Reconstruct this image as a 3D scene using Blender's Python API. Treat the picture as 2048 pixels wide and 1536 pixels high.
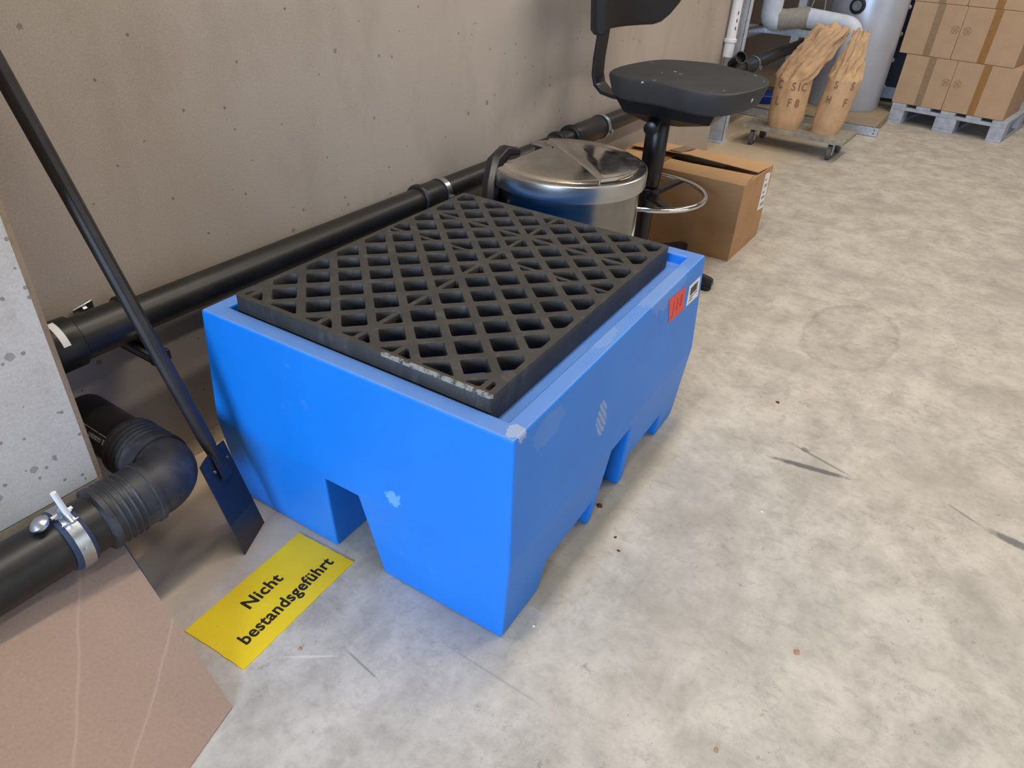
import bpy, bmesh, math, random
from math import sin, cos, pi, radians, sqrt
from mathutils import Vector, Matrix, noise
random.seed(7)
C = bpy.context.scene.collection
for o in list(bpy.data.objects): bpy.data.objects.remove(o)

# ------------------------------------------------------------------ camera
CAM = Vector((-0.6653, -1.4532, 1.2141)); YAW, PIT, ROL = radians(31.7348), radians(-33.7235), radians(3.1447)
fwd = Vector((cos(PIT)*cos(YAW), cos(PIT)*sin(YAW), sin(PIT)))
rt = fwd.cross(Vector((0, 0, 1))).normalized(); up = rt.cross(fwd)
r2 = cos(ROL)*rt + sin(ROL)*up; u2 = -sin(ROL)*rt + cos(ROL)*up
cd = bpy.data.cameras.new('camera'); cam = bpy.data.objects.new('camera', cd); C.objects.link(cam)
M = Matrix((r2, u2, -fwd)).transposed().to_4x4(); M.translation = CAM
cam.matrix_world = M; cd.sensor_fit = 'HORIZONTAL'; cd.sensor_width = 36; cd.lens = 36*1401.2/2048
cd.clip_start = 0.02; bpy.context.scene.camera = cam

# ------------------------------------------------------------------ view, world, lights
S = bpy.context.scene
S.view_settings.view_transform = 'Standard'; S.view_settings.look = 'None'
S.view_settings.gamma = 1; S.view_settings.use_curve_mapping = False
S.view_settings.exposure = 0.12
W = bpy.data.worlds.new('World'); S.world = W; W.use_nodes = True
W.node_tree.nodes['Background'].inputs[0].default_value = (0.75, 0.85, 1.0, 1)
W.node_tree.nodes['Background'].inputs[1].default_value = 0.35
def area(name, loc, size, target, power, col, spread=180):
    l = bpy.data.lights.new(name, 'AREA'); l.shape = 'RECTANGLE'; l.size, l.size_y = size
    l.energy = power; l.color = col; l.spread = radians(spread)
    o = bpy.data.objects.new(name, l); C.objects.link(o); o.location = loc
    o.rotation_euler = (Vector(target)-Vector(loc)).to_track_quat('-Z', 'Y').to_euler(); return o
area('window_daylight', (-4.9, -1.60, 1.55), (2.2, 1.4), (0, -1.2, .9), 265, (0.56, 0.75, 1.0))
area('added_side_fill', (1.6, -6.4, 1.7), (4.4, 2.8), (1.6, 0, 0.8), 36, (1.0, 0.95, 0.88))  # added fill from the unseen room side, set at a made-up opening
area('ceiling_lamp_near', (0.5, -0.75, 3.5), (2.4, 0.22), (0.5, -0.75, 0), 54, (1.0, 0.89, 0.76))
area('ceiling_lamp_middle', (2.2, -2.6, 3.5), (2.4, 0.22), (2.2, -2.6, 0), 50, (1.0, 0.90, 0.78))
area('ceiling_lamp_far', (5.0, -1.6, 3.5), (2.4, 0.22), (5.0, -1.6, 0), 46, (1.0, 0.90, 0.78))

# ------------------------------------------------------------------ node helpers
def lin(c):
    return tuple(((x/255)/12.92 if x/255 <= .04045 else ((x/255+.055)/1.055)**2.4) for x in c)
class NT:
    def __init__(s, name):
        s.m = bpy.data.materials.new(name); s.m.use_nodes = True; s.t = s.m.node_tree
        s.b = s.t.nodes['Principled BSDF']
    def n(s, typ, **kw):
        nd = s.t.nodes.new(typ)
        for k, v in kw.items():
            if k.startswith('i_'):
                key = k[2:]; key = int(key) if key.isdigit() else key.replace('_', ' ')
                nd.inputs[key].default_value = v
            else: setattr(nd, k, v)
        return nd
    def l(s, a, b): s.t.links.new(a, b)
    def coord(s, kind='Object'):
        return s.n('ShaderNodeTexCoord').outputs[kind]
    def noise(s, vec, scale, detail=4, rough=.55, stretch=None, dist=0):
        if stretch:
            mp = s.n('ShaderNodeMapping'); mp.inputs['Scale'].default_value = stretch; s.l(vec, mp.inputs[0]); vec = mp.outputs[0]
        nd = s.n('ShaderNodeTexNoise'); nd.inputs['Scale'].default_value = scale; nd.inputs['Detail'].default_value = detail
        nd.inputs['Roughness'].default_value = rough; nd.inputs['Distortion'].default_value = dist; s.l(vec, nd.inputs['Vector']); return nd.outputs[0]
    def ramp(s, fac, stops):
        nd = s.n('ShaderNodeValToRGB'); e = nd.color_ramp.elements
        while len(e) < len(stops): e.new(.5)
        for el, (p, c) in zip(e, stops):
            el.position = p; el.color = (c, c, c, 1) if isinstance(c, (int, float)) else (*c, 1)
        s.l(fac, nd.inputs[0]); return nd.outputs[0]
    def mix(s, fac, a, b, mode='MIX'):
        nd = s.n('ShaderNodeMix'); nd.data_type = 'RGBA'; nd.blend_type = mode
        for sock, v in ((nd.inputs[0], fac), (nd.inputs[6], a), (nd.inputs[7], b)):
            if hasattr(v, 'links'): s.l(v, sock)
            elif isinstance(v, (int, float)): sock.default_value = v
            else: sock.default_value = (*v, 1)
        return nd.outputs[2]
    def math(s, op, a, b=0, c=0):
        nd = s.n('ShaderNodeMath'); nd.operation = op
        for sock, v in zip(nd.inputs, (a, b, c)):
            if hasattr(v, 'links'): s.l(v, sock)
            else: sock.default_value = v
        return nd.outputs[0]
    def bump(s, h, strength=.3, dist=.002):
        nd = s.n('ShaderNodeBump'); nd.inputs['Strength'].default_value = strength; nd.inputs['Distance'].default_value = dist
        s.l(h, nd.inputs['Height']); s.l(nd.outputs[0], s.b.inputs['Normal'])
    def col(s, c): s.l(c, s.b.inputs['Base Color'])

def plain(name, rgb, rough=.5, metal=0, var=.12, scale=30, bump=0, dust=None, spec=.5):
    t = NT(name); c = lin(rgb); co = t.coord()
    f = t.noise(co, scale)
    a = tuple(x*(1-var) for x in c); b = tuple(min(1, x*(1+var)) for x in c)
    out = t.mix(t.ramp(f, [(.35, 0.), (.65, 1.)]), a, b)
    if dust:
        f2 = t.ramp(t.noise(co, 9, 8, .7), [(.52, 0.), (.72, dust[1])])
        out = t.mix(f2, out, lin(dust[0]))
    t.col(out); t.b.inputs['Roughness'].default_value = rough; t.b.inputs['Metallic'].default_value = metal
    t.b.inputs['Specular IOR Level'].default_value = spec
    if bump: t.bump(f, bump, .001)
    return t.m

def concrete(name, base, alt, dark, streak=(1, 1, 1), scale=1.6, pits=True, pitc=.35, fine=.12):
    t = NT(name); co = t.coord('Object')
    f1 = t.ramp(t.noise(co, scale, 6, .6, streak), [(.3, 0.), (.7, 1.)])
    out = t.mix(f1, lin(base), lin(alt))
    f2 = t.ramp(t.noise(co, scale*5, 8, .65, streak), [(.5, 0.), (.75, .55)])
    out = t.mix(f2, out, lin(dark))
    g = t.noise(co, 260, 3, .6)
    out = t.mix(fine, out, t.ramp(g, [(.35, 0.15), (.65, .85)]), 'OVERLAY')
    h = g
    if pits:
        v = t.n('ShaderNodeTexVoronoi'); v.inputs['Scale'].default_value = 19; v.inputs['Randomness'].default_value = 1; t.l(co, v.inputs['Vector'])
        v2 = t.n('ShaderNodeTexVoronoi'); v2.inputs['Scale'].default_value = 58; t.l(co, v2.inputs['Vector'])
        sep = t.n('ShaderNodeSeparateColor'); t.l(v.outputs['Color'], sep.inputs[0])
        big = t.math('MULTIPLY', t.math('LESS_THAN', t.math('ADD', v.outputs['Distance'], t.math('MULTIPLY', g, .12)), .21), t.math('GREATER_THAN', sep.outputs[0], 1-pitc))
        sep2 = t.n('ShaderNodeSeparateColor'); t.l(v2.outputs['Color'], sep2.inputs[0])
        sm = t.math('MULTIPLY', t.math('LESS_THAN', t.math('ADD', v2.outputs['Distance'], t.math('MULTIPLY', g, .12)), .27), t.math('GREATER_THAN', sep2.outputs[0], 1-pitc*.6))
        pit = t.math('MAXIMUM', t.math('MULTIPLY', big, .8), sm)
        out = t.mix(t.math('MULTIPLY', pit, .6), out, lin(tuple(x*.5 for x in dark)))
        h = t.math('SUBTRACT', t.math('MULTIPLY', g, .25), pit)
    t.col(out); t.b.inputs['Roughness'].default_value = .82; t.b.inputs['Specular IOR Level'].default_value = .3
    t.bump(h, .5, .0015)
    return t

MAT = {}
MAT['wall'] = concrete('wall_concrete', (168, 156, 144), (181, 170, 160), (153, 141, 129), (1, 1, .5), 1.1, True, .06, .10).m
MAT['recess'] = concrete('shaded_recess_concrete', (112, 102, 90), (124, 114, 100), (92, 82, 72), (1, 1, .3), 1.3, True, .15).m  # same concrete as the wall, its colour darkened for the alcove's shade
MAT['pier'] = concrete('pier_concrete', (194, 187, 179), (206, 200, 194), (174, 165, 156), (1, 1, 1), 3, True, .55).m
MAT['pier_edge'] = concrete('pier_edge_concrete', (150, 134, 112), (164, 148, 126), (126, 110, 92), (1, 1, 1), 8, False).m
MAT['ceiling'] = plain('ceiling_paint', (140, 136, 128), .9)

# floor: patchy power-floated concrete, with the stains that are on it
t = NT('floor_concrete'); co = t.coord('Object')
f1 = t.ramp(t.noise(co, 1.3, 5, .6, None, .4), [(.3, 0.), (.7, 1.)])
out = t.mix(f1, lin((196, 191, 183)), lin((208, 200, 187)))
f2 = t.ramp(t.noise(co, 7, 9, .68, (1, 1.3, 1), .3), [(.40, 0.), (.66, .8)])
out = t.mix(f2, out, lin((162, 156, 146)))
f3 = t.ramp(t.noise(co, 22, 8, .7, (1.4, 1, 1), .3), [(.50, 0.), (.72, .5)])
out = t.mix(f3, out, lin((140, 135, 127)))
f3b = t.ramp(t.noise(co, 48, 8, .75, (1.2, 1, 1), .2), [(.50, 0.), (.70, .3)])
out = t.mix(f3b, out, lin((146, 140, 132)))
f4 = t.ramp(t.noise(co, 3.3, 8, .7), [(.52, 0.), (.72, .5)])
out = t.mix(f4, out, lin((214, 208, 196)))
fd = t.ramp(t.noise(co, 60, 4, .7), [(.66, 0.), (.74, .7)])
out = t.mix(fd, out, lin((120, 112, 100)))
fe = t.math('MULTIPLY', t.ramp(t.noise(co, 5, 5, .6), [(.5, 0.), (.6, 1.)]), t.ramp(t.noise(co, 34, 8, .8), [(.56, 0.), (.66, .7)]))
out = t.mix(fe, out, lin((116, 110, 102)))
ff = t.ramp(t.noise(co, 150, 3, .6), [(.68, 0.), (.74, .6)])
out = t.mix(ff, out, lin((110, 102, 92)))
f5 = t.ramp(t.noise(co, 2.1, 7, .62, (1.5, 1, 1)), [(.50, 0.), (.66, .5)])
out = t.mix(f5, out, lin((156, 150, 140)))
sx = t.n('ShaderNodeSeparateXYZ'); t.l(co, sx.inputs[0]); X, Y = sx.outputs[0], sx.outputs[1]
wob = t.math('SUBTRACT', t.noise(co, 9, 6, .7), .5)
wob2 = t.math('SUBTRACT', t.noise(co, 40, 5, .7), .5)
# ring shaped stain
def ellip(cx, cy, a, b, rot):
    dx, dy = t.math('SUBTRACT', X, cx), t.math('SUBTRACT', Y, cy)
    u = t.math('ADD', t.math('MULTIPLY', dx, cos(rot)/a), t.math('MULTIPLY', dy, sin(rot)/a))
    v = t.math('ADD', t.math('MULTIPLY', dx, -sin(rot)/b), t.math('MULTIPLY', dy, cos(rot)/b))
    return t.math('SQRT', t.math('ADD', t.math('MULTIPLY', u, u), t.math('MULTIPLY', v, v)))
RING = (1.90, -1.305, .30, .165, radians(-3))
d = t.math('ADD', ellip(*RING), t.math('MULTIPLY', wob, .5))
band = t.ramp(d, [(.0, .22), (.82, .25), (.93, .75), (1.0, 0.)])
band = t.math('MULTIPLY', band, t.ramp(t.noise(co, 30, 5, .7), [(.3, .35), (.6, 1.)]))
out = t.mix(t.math('MULTIPLY', band, .55), out, lin((120, 114, 110)))
# rubber skid marks
def mark(p, q, w, strength, colr=(92, 92, 94)):
    global out
    a = math.atan2(q[1]-p[1], q[0]-p[0]); L = math.hypot(q[0]-p[0], q[1]-p[1])/2
    e = ellip((p[0]+q[0])/2, (p[1]+q[1])/2, L, w, a)
    e = t.math('ADD', e, t.math('MULTIPLY', wob2, .9))
    out = t.mix(t.ramp(e, [(.55, strength), (1.0, 0.)]), out, lin(colr))
MARKS = [((1.011, -1.25), (1.055, -1.491), .013, .9), ((1.118, -1.28), (1.058, -1.495), .006, .6), ((1.108, -1.325), (1.104, -1.355), .012, .7),
         ((1.060, -1.785), (1.036, -1.93), .018, .8), ((1.105, -1.70), (1.060, -1.79), .006, .5)]
for mk in MARKS: mark(*mk)
mark((-.19, -.66), (-.115, -.76), .0035, .7, (222, 214, 202)); mark((-.10, -.74), (-.115, -.86), .003, .6, (120, 116, 112)); mark((.02, -.90), (.02, -1.15), .003, .5, (150, 144, 136))
# yellowish grime line that hugs the foot of the spill pallet
gr = t.math('ADD', t.math('ABSOLUTE', t.math('ADD', Y, 1.005)), t.math('MULTIPLY', wob, .06))
inx = t.math('MULTIPLY', t.math('GREATER_THAN', X, .2), t.math('SUBTRACT', 1.0, t.ramp(t.math('MULTIPLY', X, .5), [(.4, 0.), (.62, 1.)])))
out = t.mix(t.math('MULTIPLY', t.ramp(gr, [(.0, .5), (.07, 0.)]), inx), out, lin((168, 150, 112)))
out = t.mix(t.math('MULTIPLY', t.ramp(t.math('ADD', t.math('ADD', Y, .58), t.math('MULTIPLY', wob, .35)), [(.0, 0.), (.26, .9)]), 1), out, lin((206, 186, 158)))  # brown dust towards the left wall; warm shade and fill light painted in too
t.col(out); t.b.inputs['Specular IOR Level'].default_value = .35
t.l(t.ramp(t.noise(co, 6, 6, .6), [(.3, .42), (.7, .68)]), t.b.inputs['Roughness'])
t.bump(t.math('ADD', t.noise(co, 120, 4, .6), t.noise(co, 9, 4, .6)), .12, .002)
MAT['floor'] = t.m

# blue polyethylene with chalky scuffs
def poly_blue():
    t = NT('blue_polyethylene'); co = t.coord()
    out = t.mix(t.ramp(t.noise(co, 5, 5), [(.3, 0.), (.7, 1.)]), lin((10, 121, 222)), lin((16, 128, 230)))
    ch = t.math('MULTIPLY', t.ramp(t.noise(co, 4.5, 4, .6), [(.54, 0.), (.66, 1.)]), t.ramp(t.noise(co, 26, 8, .75, (1, 1, 1)), [(.56, 0.), (.72, .35)]))
    s = t.n('ShaderNodeSeparateXYZ'); t.l(co, s.inputs[0])
    # scuffs on the front corner of the rim and the striped scrape on the long side
    def spot(cx, cy, cz, r, gain, sc=60, st=(1, 1, 1), col=(190, 200, 220)):
        vs = t.n('ShaderNodeVectorMath'); vs.operation = 'DISTANCE'; mp = t.n('ShaderNodeMapping'); mp.inputs['Scale'].default_value = st
        t.l(co, mp.inputs[0]); t.l(mp.outputs[0], vs.inputs[0]); vs.inputs[1].default_value = (cx*st[0], cy*st[1], cz*st[2])
        e = t.math('ADD', vs.outputs['Value'], t.math('MULTIPLY', t.math('SUBTRACT', t.noise(co, sc, 5, .7), .5), r*1.6))
        return t.math('MULTIPLY', t.math('LESS_THAN', e, r), gain)
    out = t.mix(ch, out, lin((120, 160, 215)))
    sc1 = spot(.025, .012, .51, .018, .75); out = t.mix(sc1, out, lin((170, 185, 215)))
    sc2 = spot(0, .255, .262, .021, .8, 130); out = t.mix(sc2, out, lin((110, 175, 245)))
    sc3 = spot(0, .215, .245, .007, .8, 90); out = t.mix(sc3, out, lin((110, 175, 245)))
    w = t.n('ShaderNodeTexWave'); w.inputs['Scale'].default_value = 26; w.inputs['Distortion'].default_value = 3; mp = t.n('ShaderNodeMapping')
    mp.inputs['Rotation'].default_value = (0, radians(35), 0); t.l(co, mp.inputs[0]); t.l(mp.outputs[0], w.inputs[0])
    sc4 = t.math('MULTIPLY', spot(.352, 0, .350, .034, .7, 14, (1.25, 1, .72)), t.ramp(w.outputs['Fac'], [(.2, .2), (.5, 1.)]))
    out = t.mix(sc4, out, lin((165, 175, 190)))
    sc5 = spot(.12, 0, .47, .03, .16, 40, (.5, 1, 1)); out = t.mix(sc5, out, lin((150, 170, 200)))
    sc6 = spot(.70, .018, .512, .045, .2, 50, (.35, 1, 1)); out = t.mix(sc6, out, lin((165, 195, 235)))
    sc7 = spot(.40, .03, .512, .02, .2, 50, (.35, 1, 1)); out = t.mix(sc7, out, lin((165, 195, 235)))
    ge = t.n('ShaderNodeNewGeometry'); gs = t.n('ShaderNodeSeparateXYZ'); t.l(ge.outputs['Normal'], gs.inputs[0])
    glossf = t.math('MULTIPLY', t.ramp(gs.outputs[2], [(.6, 0.), (.9, .42)]), t.ramp(t.noise(co, 12, 6, .7), [(.3, .7), (.7, 1.)]))
    out = t.mix(glossf, out, lin((150, 160, 178)))     # overhead sky gloss painted onto upward faces as a pale tint
    t.col(out); t.b.inputs['Roughness'].default_value = .42; t.b.inputs['Specular IOR Level'].default_value = .5
    t.bump(t.noise(co, 350, 3), .12, .0006); return t.m
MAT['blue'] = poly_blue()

t = NT('black_grating_plastic'); co = t.coord()
out = t.mix(t.ramp(t.noise(co, 14, 6, .6), [(.3, 0.), (.7, 1.)]), lin((44, 43, 43)), lin((60, 57, 54)))
out = t.mix(t.ramp(t.noise(co, 30, 9, .75, (1, 1, .4)), [(.52, 0.), (.74, .5)]), out, lin((96, 96, 98)))
s = t.n('ShaderNodeSeparateXYZ'); t.l(co, s.inputs[0])
edge = t.math('MULTIPLY', t.math('LESS_THAN', s.outputs[0], .006), t.math('GREATER_THAN', s.outputs[2], .052))
edge = t.math('MULTIPLY', edge, t.math('LESS_THAN', s.outputs[1], .24))
edge = t.math('MULTIPLY', edge, t.ramp(t.noise(co, 70, 5, .7), [(.42, 0.), (.5, .8)]))
out = t.mix(edge, out, lin((150, 148, 144)))
t.col(out); t.b.inputs['Roughness'].default_value = .6; t.bump(t.noise(co, 200, 4), .25, .0008)
MAT['grate'] = t.m

MAT['pipe'] = plain('black_pipe_plastic', (26, 25, 25), .42, var=.15, scale=90, bump=.1, dust=((90, 88, 84), .10))
MAT['pipe_grey'] = plain('worn_black_fitting', (44, 45, 50), .5, var=.2, scale=40, bump=.2, dust=((130, 130, 134), .28))
MAT['rubber'] = plain('black_rubber', (22, 22, 26), .6)
MAT['rubber_blue'] = plain('blue_black_clamp_rubber', (44, 56, 84), .6)
MAT['zinc'] = plain('galvanised_steel', (190, 196, 202), .32, 1, var=.1, scale=60, bump=.1)
MAT['zinc_dull'] = plain('dull_galvanised_steel', (150, 152, 154), .5, 1, var=.15, scale=40)
MAT['sticker'] = plain('white_sticker', (238, 238, 240), .5, var=.02)
MAT['ink'] = plain('black_ink', (18, 14, 12), .6)
MAT['greyprint'] = plain('pale_print', (150, 150, 148), .6)
MAT['red'] = plain('red_sticker', (232, 70, 62), .45, var=.05)
MAT['redink'] = plain('dark_red_ink', (196, 22, 24), .5)
MAT['blackplastic'] = plain('black_plastic', (20, 21, 28), .38, var=.1, bump=.05)
MAT['chrome'] = plain('chrome', (225, 225, 225), .12, 1, var=.05)
MAT['white_pvc'] = plain('white_pvc', (225, 225, 228), .35, var=.04)
MAT['white_sleeve'] = plain('white_insulation_foil', (196, 204, 216), .5, var=.06)
MAT['grey_sleeve'] = plain('grey_insulation', (140, 136, 128), .8, var=.12, scale=60, bump=.2)
MAT['steel_post'] = plain('galvanised_post', (190, 197, 208), .55, .1, var=.12, scale=20)
MAT['tank'] = plain('silver_tank_jacket', (184, 190, 204), .36, .35, var=.05, scale=6)
MAT['navy'] = plain('dark_navy_panel', (20, 24, 44), .5)
MAT['pallet'] = plain('pale_grey_pallet_wood', (168, 172, 182), .85, var=.14, scale=25, bump=.3)
MAT['dolly'] = plain('dusty_plywood', (150, 144, 132), .85, var=.2, scale=22, bump=.3, dust=((105, 104, 104), .6))
MAT['caster'] = plain('grey_caster', (196, 196, 196), .55, .2, var=.2)
MAT['wheel'] = plain('caster_wheel', (86, 84, 82), .6, var=.2)
MAT['bluecloth'] = plain('blue_plastic_tub', (20, 50, 140), .5)
MAT['debris'] = plain('brown_crumb', (96, 52, 34), .9)
MAT['debris_white'] = plain('white_crumb', (235, 232, 224), .9)
MAT['debris_tan'] = plain('tan_flake', (176, 136, 104), .9)
MAT['tape'] = plain('brown_packing_tape', (150, 108, 62), .25, var=.08)
MAT['tape_pale'] = plain('clear_packing_tape', (146, 122, 96), .25, var=.08)
MAT['frame_white'] = plain('white_window_frame', (225, 226, 226), .4)

def card(name, rgb, var=.06, crease=False, scale=10):
    t = NT(name); c = lin(rgb); co = t.coord()
    f = t.noise(co, scale, 5); a = tuple(x*(1-var) for x in c); b = tuple(x*(1+var) for x in c)
    out = t.mix(t.ramp(f, [(.35, 0.), (.65, 1.)]), a, b)
    out = t.mix(.10, out, t.ramp(t.noise(co, 180, 3), [(.3, .2), (.7, .8)]), 'OVERLAY')
    h = t.noise(co, 60, 4)
    if crease:
        nx = t.noise(co, 3, 4, .6)
        sp = t.n('ShaderNodeSeparateXYZ'); t.l(co, sp.inputs[0])
        for (x0_, y0_), (x1_, y1_) in (((.034, .353), (-.196, .148)), ((.049, .173), (-.157, .076))):
            dx_, dy_ = x1_-x0_, y1_-y0_; l_ = math.hypot(dx_, dy_); nx1, ny1 = -dy_/l_, dx_/l_
            u = t.math('ADD', t.math('ADD', t.math('MULTIPLY', sp.outputs[0], nx1), t.math('MULTIPLY', sp.outputs[1], ny1)), -(x0_*nx1+y0_*ny1))
            u = t.math('ABSOLUTE', t.math('ADD', u, t.math('MULTIPLY', t.math('SUBTRACT', nx, .5), .03)))
            ln = t.ramp(u, [(.0, .5), (.0010, 0.)])
            out = t.mix(ln, out, lin(tuple(min(255, x+26) for x in rgb)))
    t.col(out); t.b.inputs['Roughness'].default_value = .78; t.b.inputs['Specular IOR Level'].default_value = .3; t.bump(h, .15, .001)
    return t.m
MAT['card'] = card('pinkish_cardboard', (164, 138, 119), .04, True, 5)
MAT['box_card'] = card('brown_carton_board', (176, 138, 100), .06)
MAT['box_top'] = card('light_carton_board', (190, 152, 112), .05)
MAT['stack_card'] = card('stack_carton_board', (180, 150, 120), .05)
MAT['kraft'] = card('kraft_paper', (197, 161, 124), .10, False, 14)
MAT['backsheet'] = plain('blue_grey_sheet', (96, 100, 114), .6)
MAT['cavity'] = plain('carton_inside', (70, 52, 36), .9)

t = NT('yellow_sign_plate'); co = t.coord()
out = t.mix(t.ramp(t.noise(co, 9, 5), [(.3, 0.), (.7, 1.)]), lin((236, 202, 12)), lin((244, 214, 30)))
out = t.mix(t.ramp(t.noise(co, 16, 8, .75, (1, 3, 1), 1.5), [(.6, 0.), (.72, .4)]), out, lin((150, 128, 40)))
t.col(out); t.b.inputs['Roughness'].default_value = .5; MAT['yellow'] = t.m

t = NT('black_stool_polyurethane'); co = t.coord()
out = t.mix(t.ramp(t.noise(co, 12, 5), [(.3, 0.), (.7, 1.)]), lin((36, 37, 41)), lin((50, 50, 52)))
sp = t.ramp(t.noise(co, 28, 2, .4), [(.74, 0.), (.76, .8)])
out = t.mix(sp, out, lin((205, 208, 214)))
t.col(out); t.b.inputs['Roughness'].default_value = .62; t.bump(t.noise(co, 160, 4), .3, .0008); MAT['pu'] = t.m

MAT['pu_dark'] = plain('black_backrest_polyurethane', (20, 20, 25), .6, var=.15, scale=30, bump=.2)
t = NT('polished_steel_lid'); co = t.coord()
t.b.inputs['Metallic'].default_value = 1
f = t.ramp(t.noise(co, 7, 6, .65), [(.42, 0.), (.66, 1.)])
out = t.mix(f, lin((230, 226, 220)), lin((196, 190, 182)))
dm = t.ramp(t.noise(co, 34, 6, .7), [(.64, 0.), (.68, 1.)])
out = t.mix(t.math('MULTIPLY', dm, .6), out, lin((232, 230, 226)))
t.col(out); t.l(t.ramp(f, [(0., .10), (1., .34)]), t.b.inputs['Roughness']); MAT['steel'] = t.m
MAT['steel_body'] = plain('dull_steel_drum', (138, 137, 135), .24, 1, var=.12, scale=9)
t = NT('brushed_steel_band'); co = t.coord(); t.b.inputs['Metallic'].default_value = 1
t.col(t.mix(t.noise(co, 12, 6, .7, (1, 1, 12)), lin((196, 198, 202)), lin((168, 168, 168)))); t.b.inputs['Roughness'].default_value = .3; MAT['band'] = t.m

t = NT('shovel_blade_steel'); co = t.coord()
s = t.n('ShaderNodeSeparateXYZ'); t.l(co, s.inputs[0])
e = t.math('ADD', s.outputs[2], t.math('MULTIPLY', s.outputs[0], .25))
e = t.math('ADD', e, t.math('MULTIPLY', t.math('SUBTRACT', t.noise(co, 40, 5), .5), .03))
bare = t.math('LESS_THAN', e, .075)
out = t.mix(bare, lin((34, 37, 48)), lin((104, 94, 82)))
out = t.mix(t.ramp(t.noise(co, 30, 6, .7), [(.6, 0.), (.8, .5)]), out, lin((80, 78, 76)))
t.col(out); t.l(bare, t.b.inputs['Metallic']); t.b.inputs['Roughness'].default_value = .5; MAT['blade'] = t.m
MAT['handle'] = plain('dark_tube_paint', (46, 44, 46), .34, .2, var=.2, scale=20)

# ------------------------------------------------------------------ object helpers
def link(name, me, m, parent=None, smooth=False, bev=0, seg=2, ang=35):
    o = bpy.data.objects.new(name, me); C.objects.link(o)
    for mm in (m if isinstance(m, (list, tuple)) else [m]): me.materials.append(mm)
    if parent: o.parent = parent
    if smooth:
        me.shade_smooth() if hasattr(me, 'shade_smooth') else None
        try: me.set_sharp_from_angle(angle=radians(ang))
        except Exception: pass
    if bev:
        b = o.modifiers.new('bevel', 'BEVEL'); b.width = bev; b.segments = seg; b.limit_method = 'ANGLE'; b.angle_limit = radians(30)
        if not smooth:
            me.shade_smooth(); me.set_sharp_from_angle(angle=radians(ang))
        b.harden_normals = False
    return o
def build(name, bm, m, parent=None, **k):
    bmesh.ops.recalc_face_normals(bm, faces=bm.faces)
    me = bpy.data.meshes.new(name); bm.to_mesh(me); bm.free(); return link(name, me, m, parent, **k)
def thing(name, label, cat, loc=(0, 0, 0), rotz=0, group=None):
    o = bpy.data.objects.new(name, None); C.objects.link(o); o.location = loc; o.rotation_euler = (0, 0, rotz)
    o['label'] = label; o['category'] = cat
    if group: o['group'] = group
    o.empty_display_size = .05; return o
def tag(o, label, cat, group=None):
    o['label'] = label; o['category'] = cat
    if group: o['group'] = group
    return o
def struct(o): o['kind'] = 'structure'; return o
def bx(bm, lo, hi, mat=None, mi=0):
    vs = [bm.verts.new((x, y, z)) for z in (lo[2], hi[2]) for x, y in ((lo[0], lo[1]), (hi[0], lo[1]), (hi[0], hi[1]), (lo[0], hi[1]))]
    if mat is not None:
        for v in vs: v.co = mat @ v.co
    F = [(3, 2, 1, 0), (4, 5, 6, 7), (0, 1, 5, 4), (1, 2, 6, 5), (2, 3, 7, 6), (3, 0, 4, 7)]
    for f in F: bm.faces.new([vs[i] for i in f]).material_index = mi
    return vs
def loft(bm, loops, cap=True, closed=False):
    L = [[bm.verts.new(p) for p in lp] for lp in loops]; n = len(L[0])
    rng = range(len(L) if closed else len(L)-1)
    for i in rng:
        a, b = L[i], L[(i+1) % len(L)]
        for j in range(n): bm.faces.new((a[j], a[(j+1) % n], b[(j+1) % n], b[j]))
    if cap and not closed:
        bm.faces.new(list(reversed(L[0]))); bm.faces.new(L[-1])
    return L
def frame(d):
    d = Vector(d).normalized(); a = Vector((0, 0, 1)) if abs(d.z) < .9 else Vector((1, 0, 0))
    u = d.cross(a).normalized(); return u, d.cross(u).normalized()
def tube(bm, pts, r, n=20, cap=True, closed=False):
    pts = [Vector(p) for p in pts]; N = len(pts); rs = r if isinstance(r, (list, tuple)) else [r]*N
    loops = []; u = None
    for i, p in enumerate(pts):
        if closed: d = (pts[(i+1) % N]-pts[i-1])
        else: d = pts[min(i+1, N-1)]-pts[max(i-1, 0)]
        d.normalize()
        if u is None: u, v = frame(d)
        else:
            u = (u-d*u.dot(d)).normalized(); v = d.cross(u).normalized()
        loops.append([p+rs[i]*(cos(2*pi*k/n)*u+sin(2*pi*k/n)*v) for k in range(n)])
    loft(bm, loops, cap, closed)
def turned(bm, origin, axis, prof, n=40, cap=True):
    """profile of (distance along axis, radius)"""
    o = Vector(origin); d = Vector(axis).normalized(); u, v = frame(d)
    loft(bm, [[o+d*a+r*(cos(2*pi*k/n)*u+sin(2*pi*k/n)*v) for k in range(n)] for a, r in prof], cap)
def ribbon(bm, pts, w_dir, w, th, nrm=None):
    """flat bar along pts: width w along w_dir, thickness th"""
    pts = [Vector(p) for p in pts]; wd = Vector(w_dir).normalized(); loops = []
    for i, p in enumerate(pts):
        d = (pts[min(i+1, len(pts)-1)]-pts[max(i-1, 0)]).normalized(); nn = d.cross(wd).normalized()
        loops.append([p-wd*w/2-nn*th/2, p+wd*w/2-nn*th/2, p+wd*w/2+nn*th/2, p-wd*w/2+nn*th/2])
    loft(bm, loops)
def arc(c, u, v, r, a0, a1, n):
    c, u, v = Vector(c), Vector(u), Vector(v)
    return [c+r*(cos(a0+(a1-a0)*i/n)*u+sin(a0+(a1-a0)*i/n)*v) for i in range(n+1)]
def evalmesh(o):
    dg = bpy.context.evaluated_depsgraph_get(); return bpy.data.meshes.new_from_object(o.evaluated_get(dg))
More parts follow.
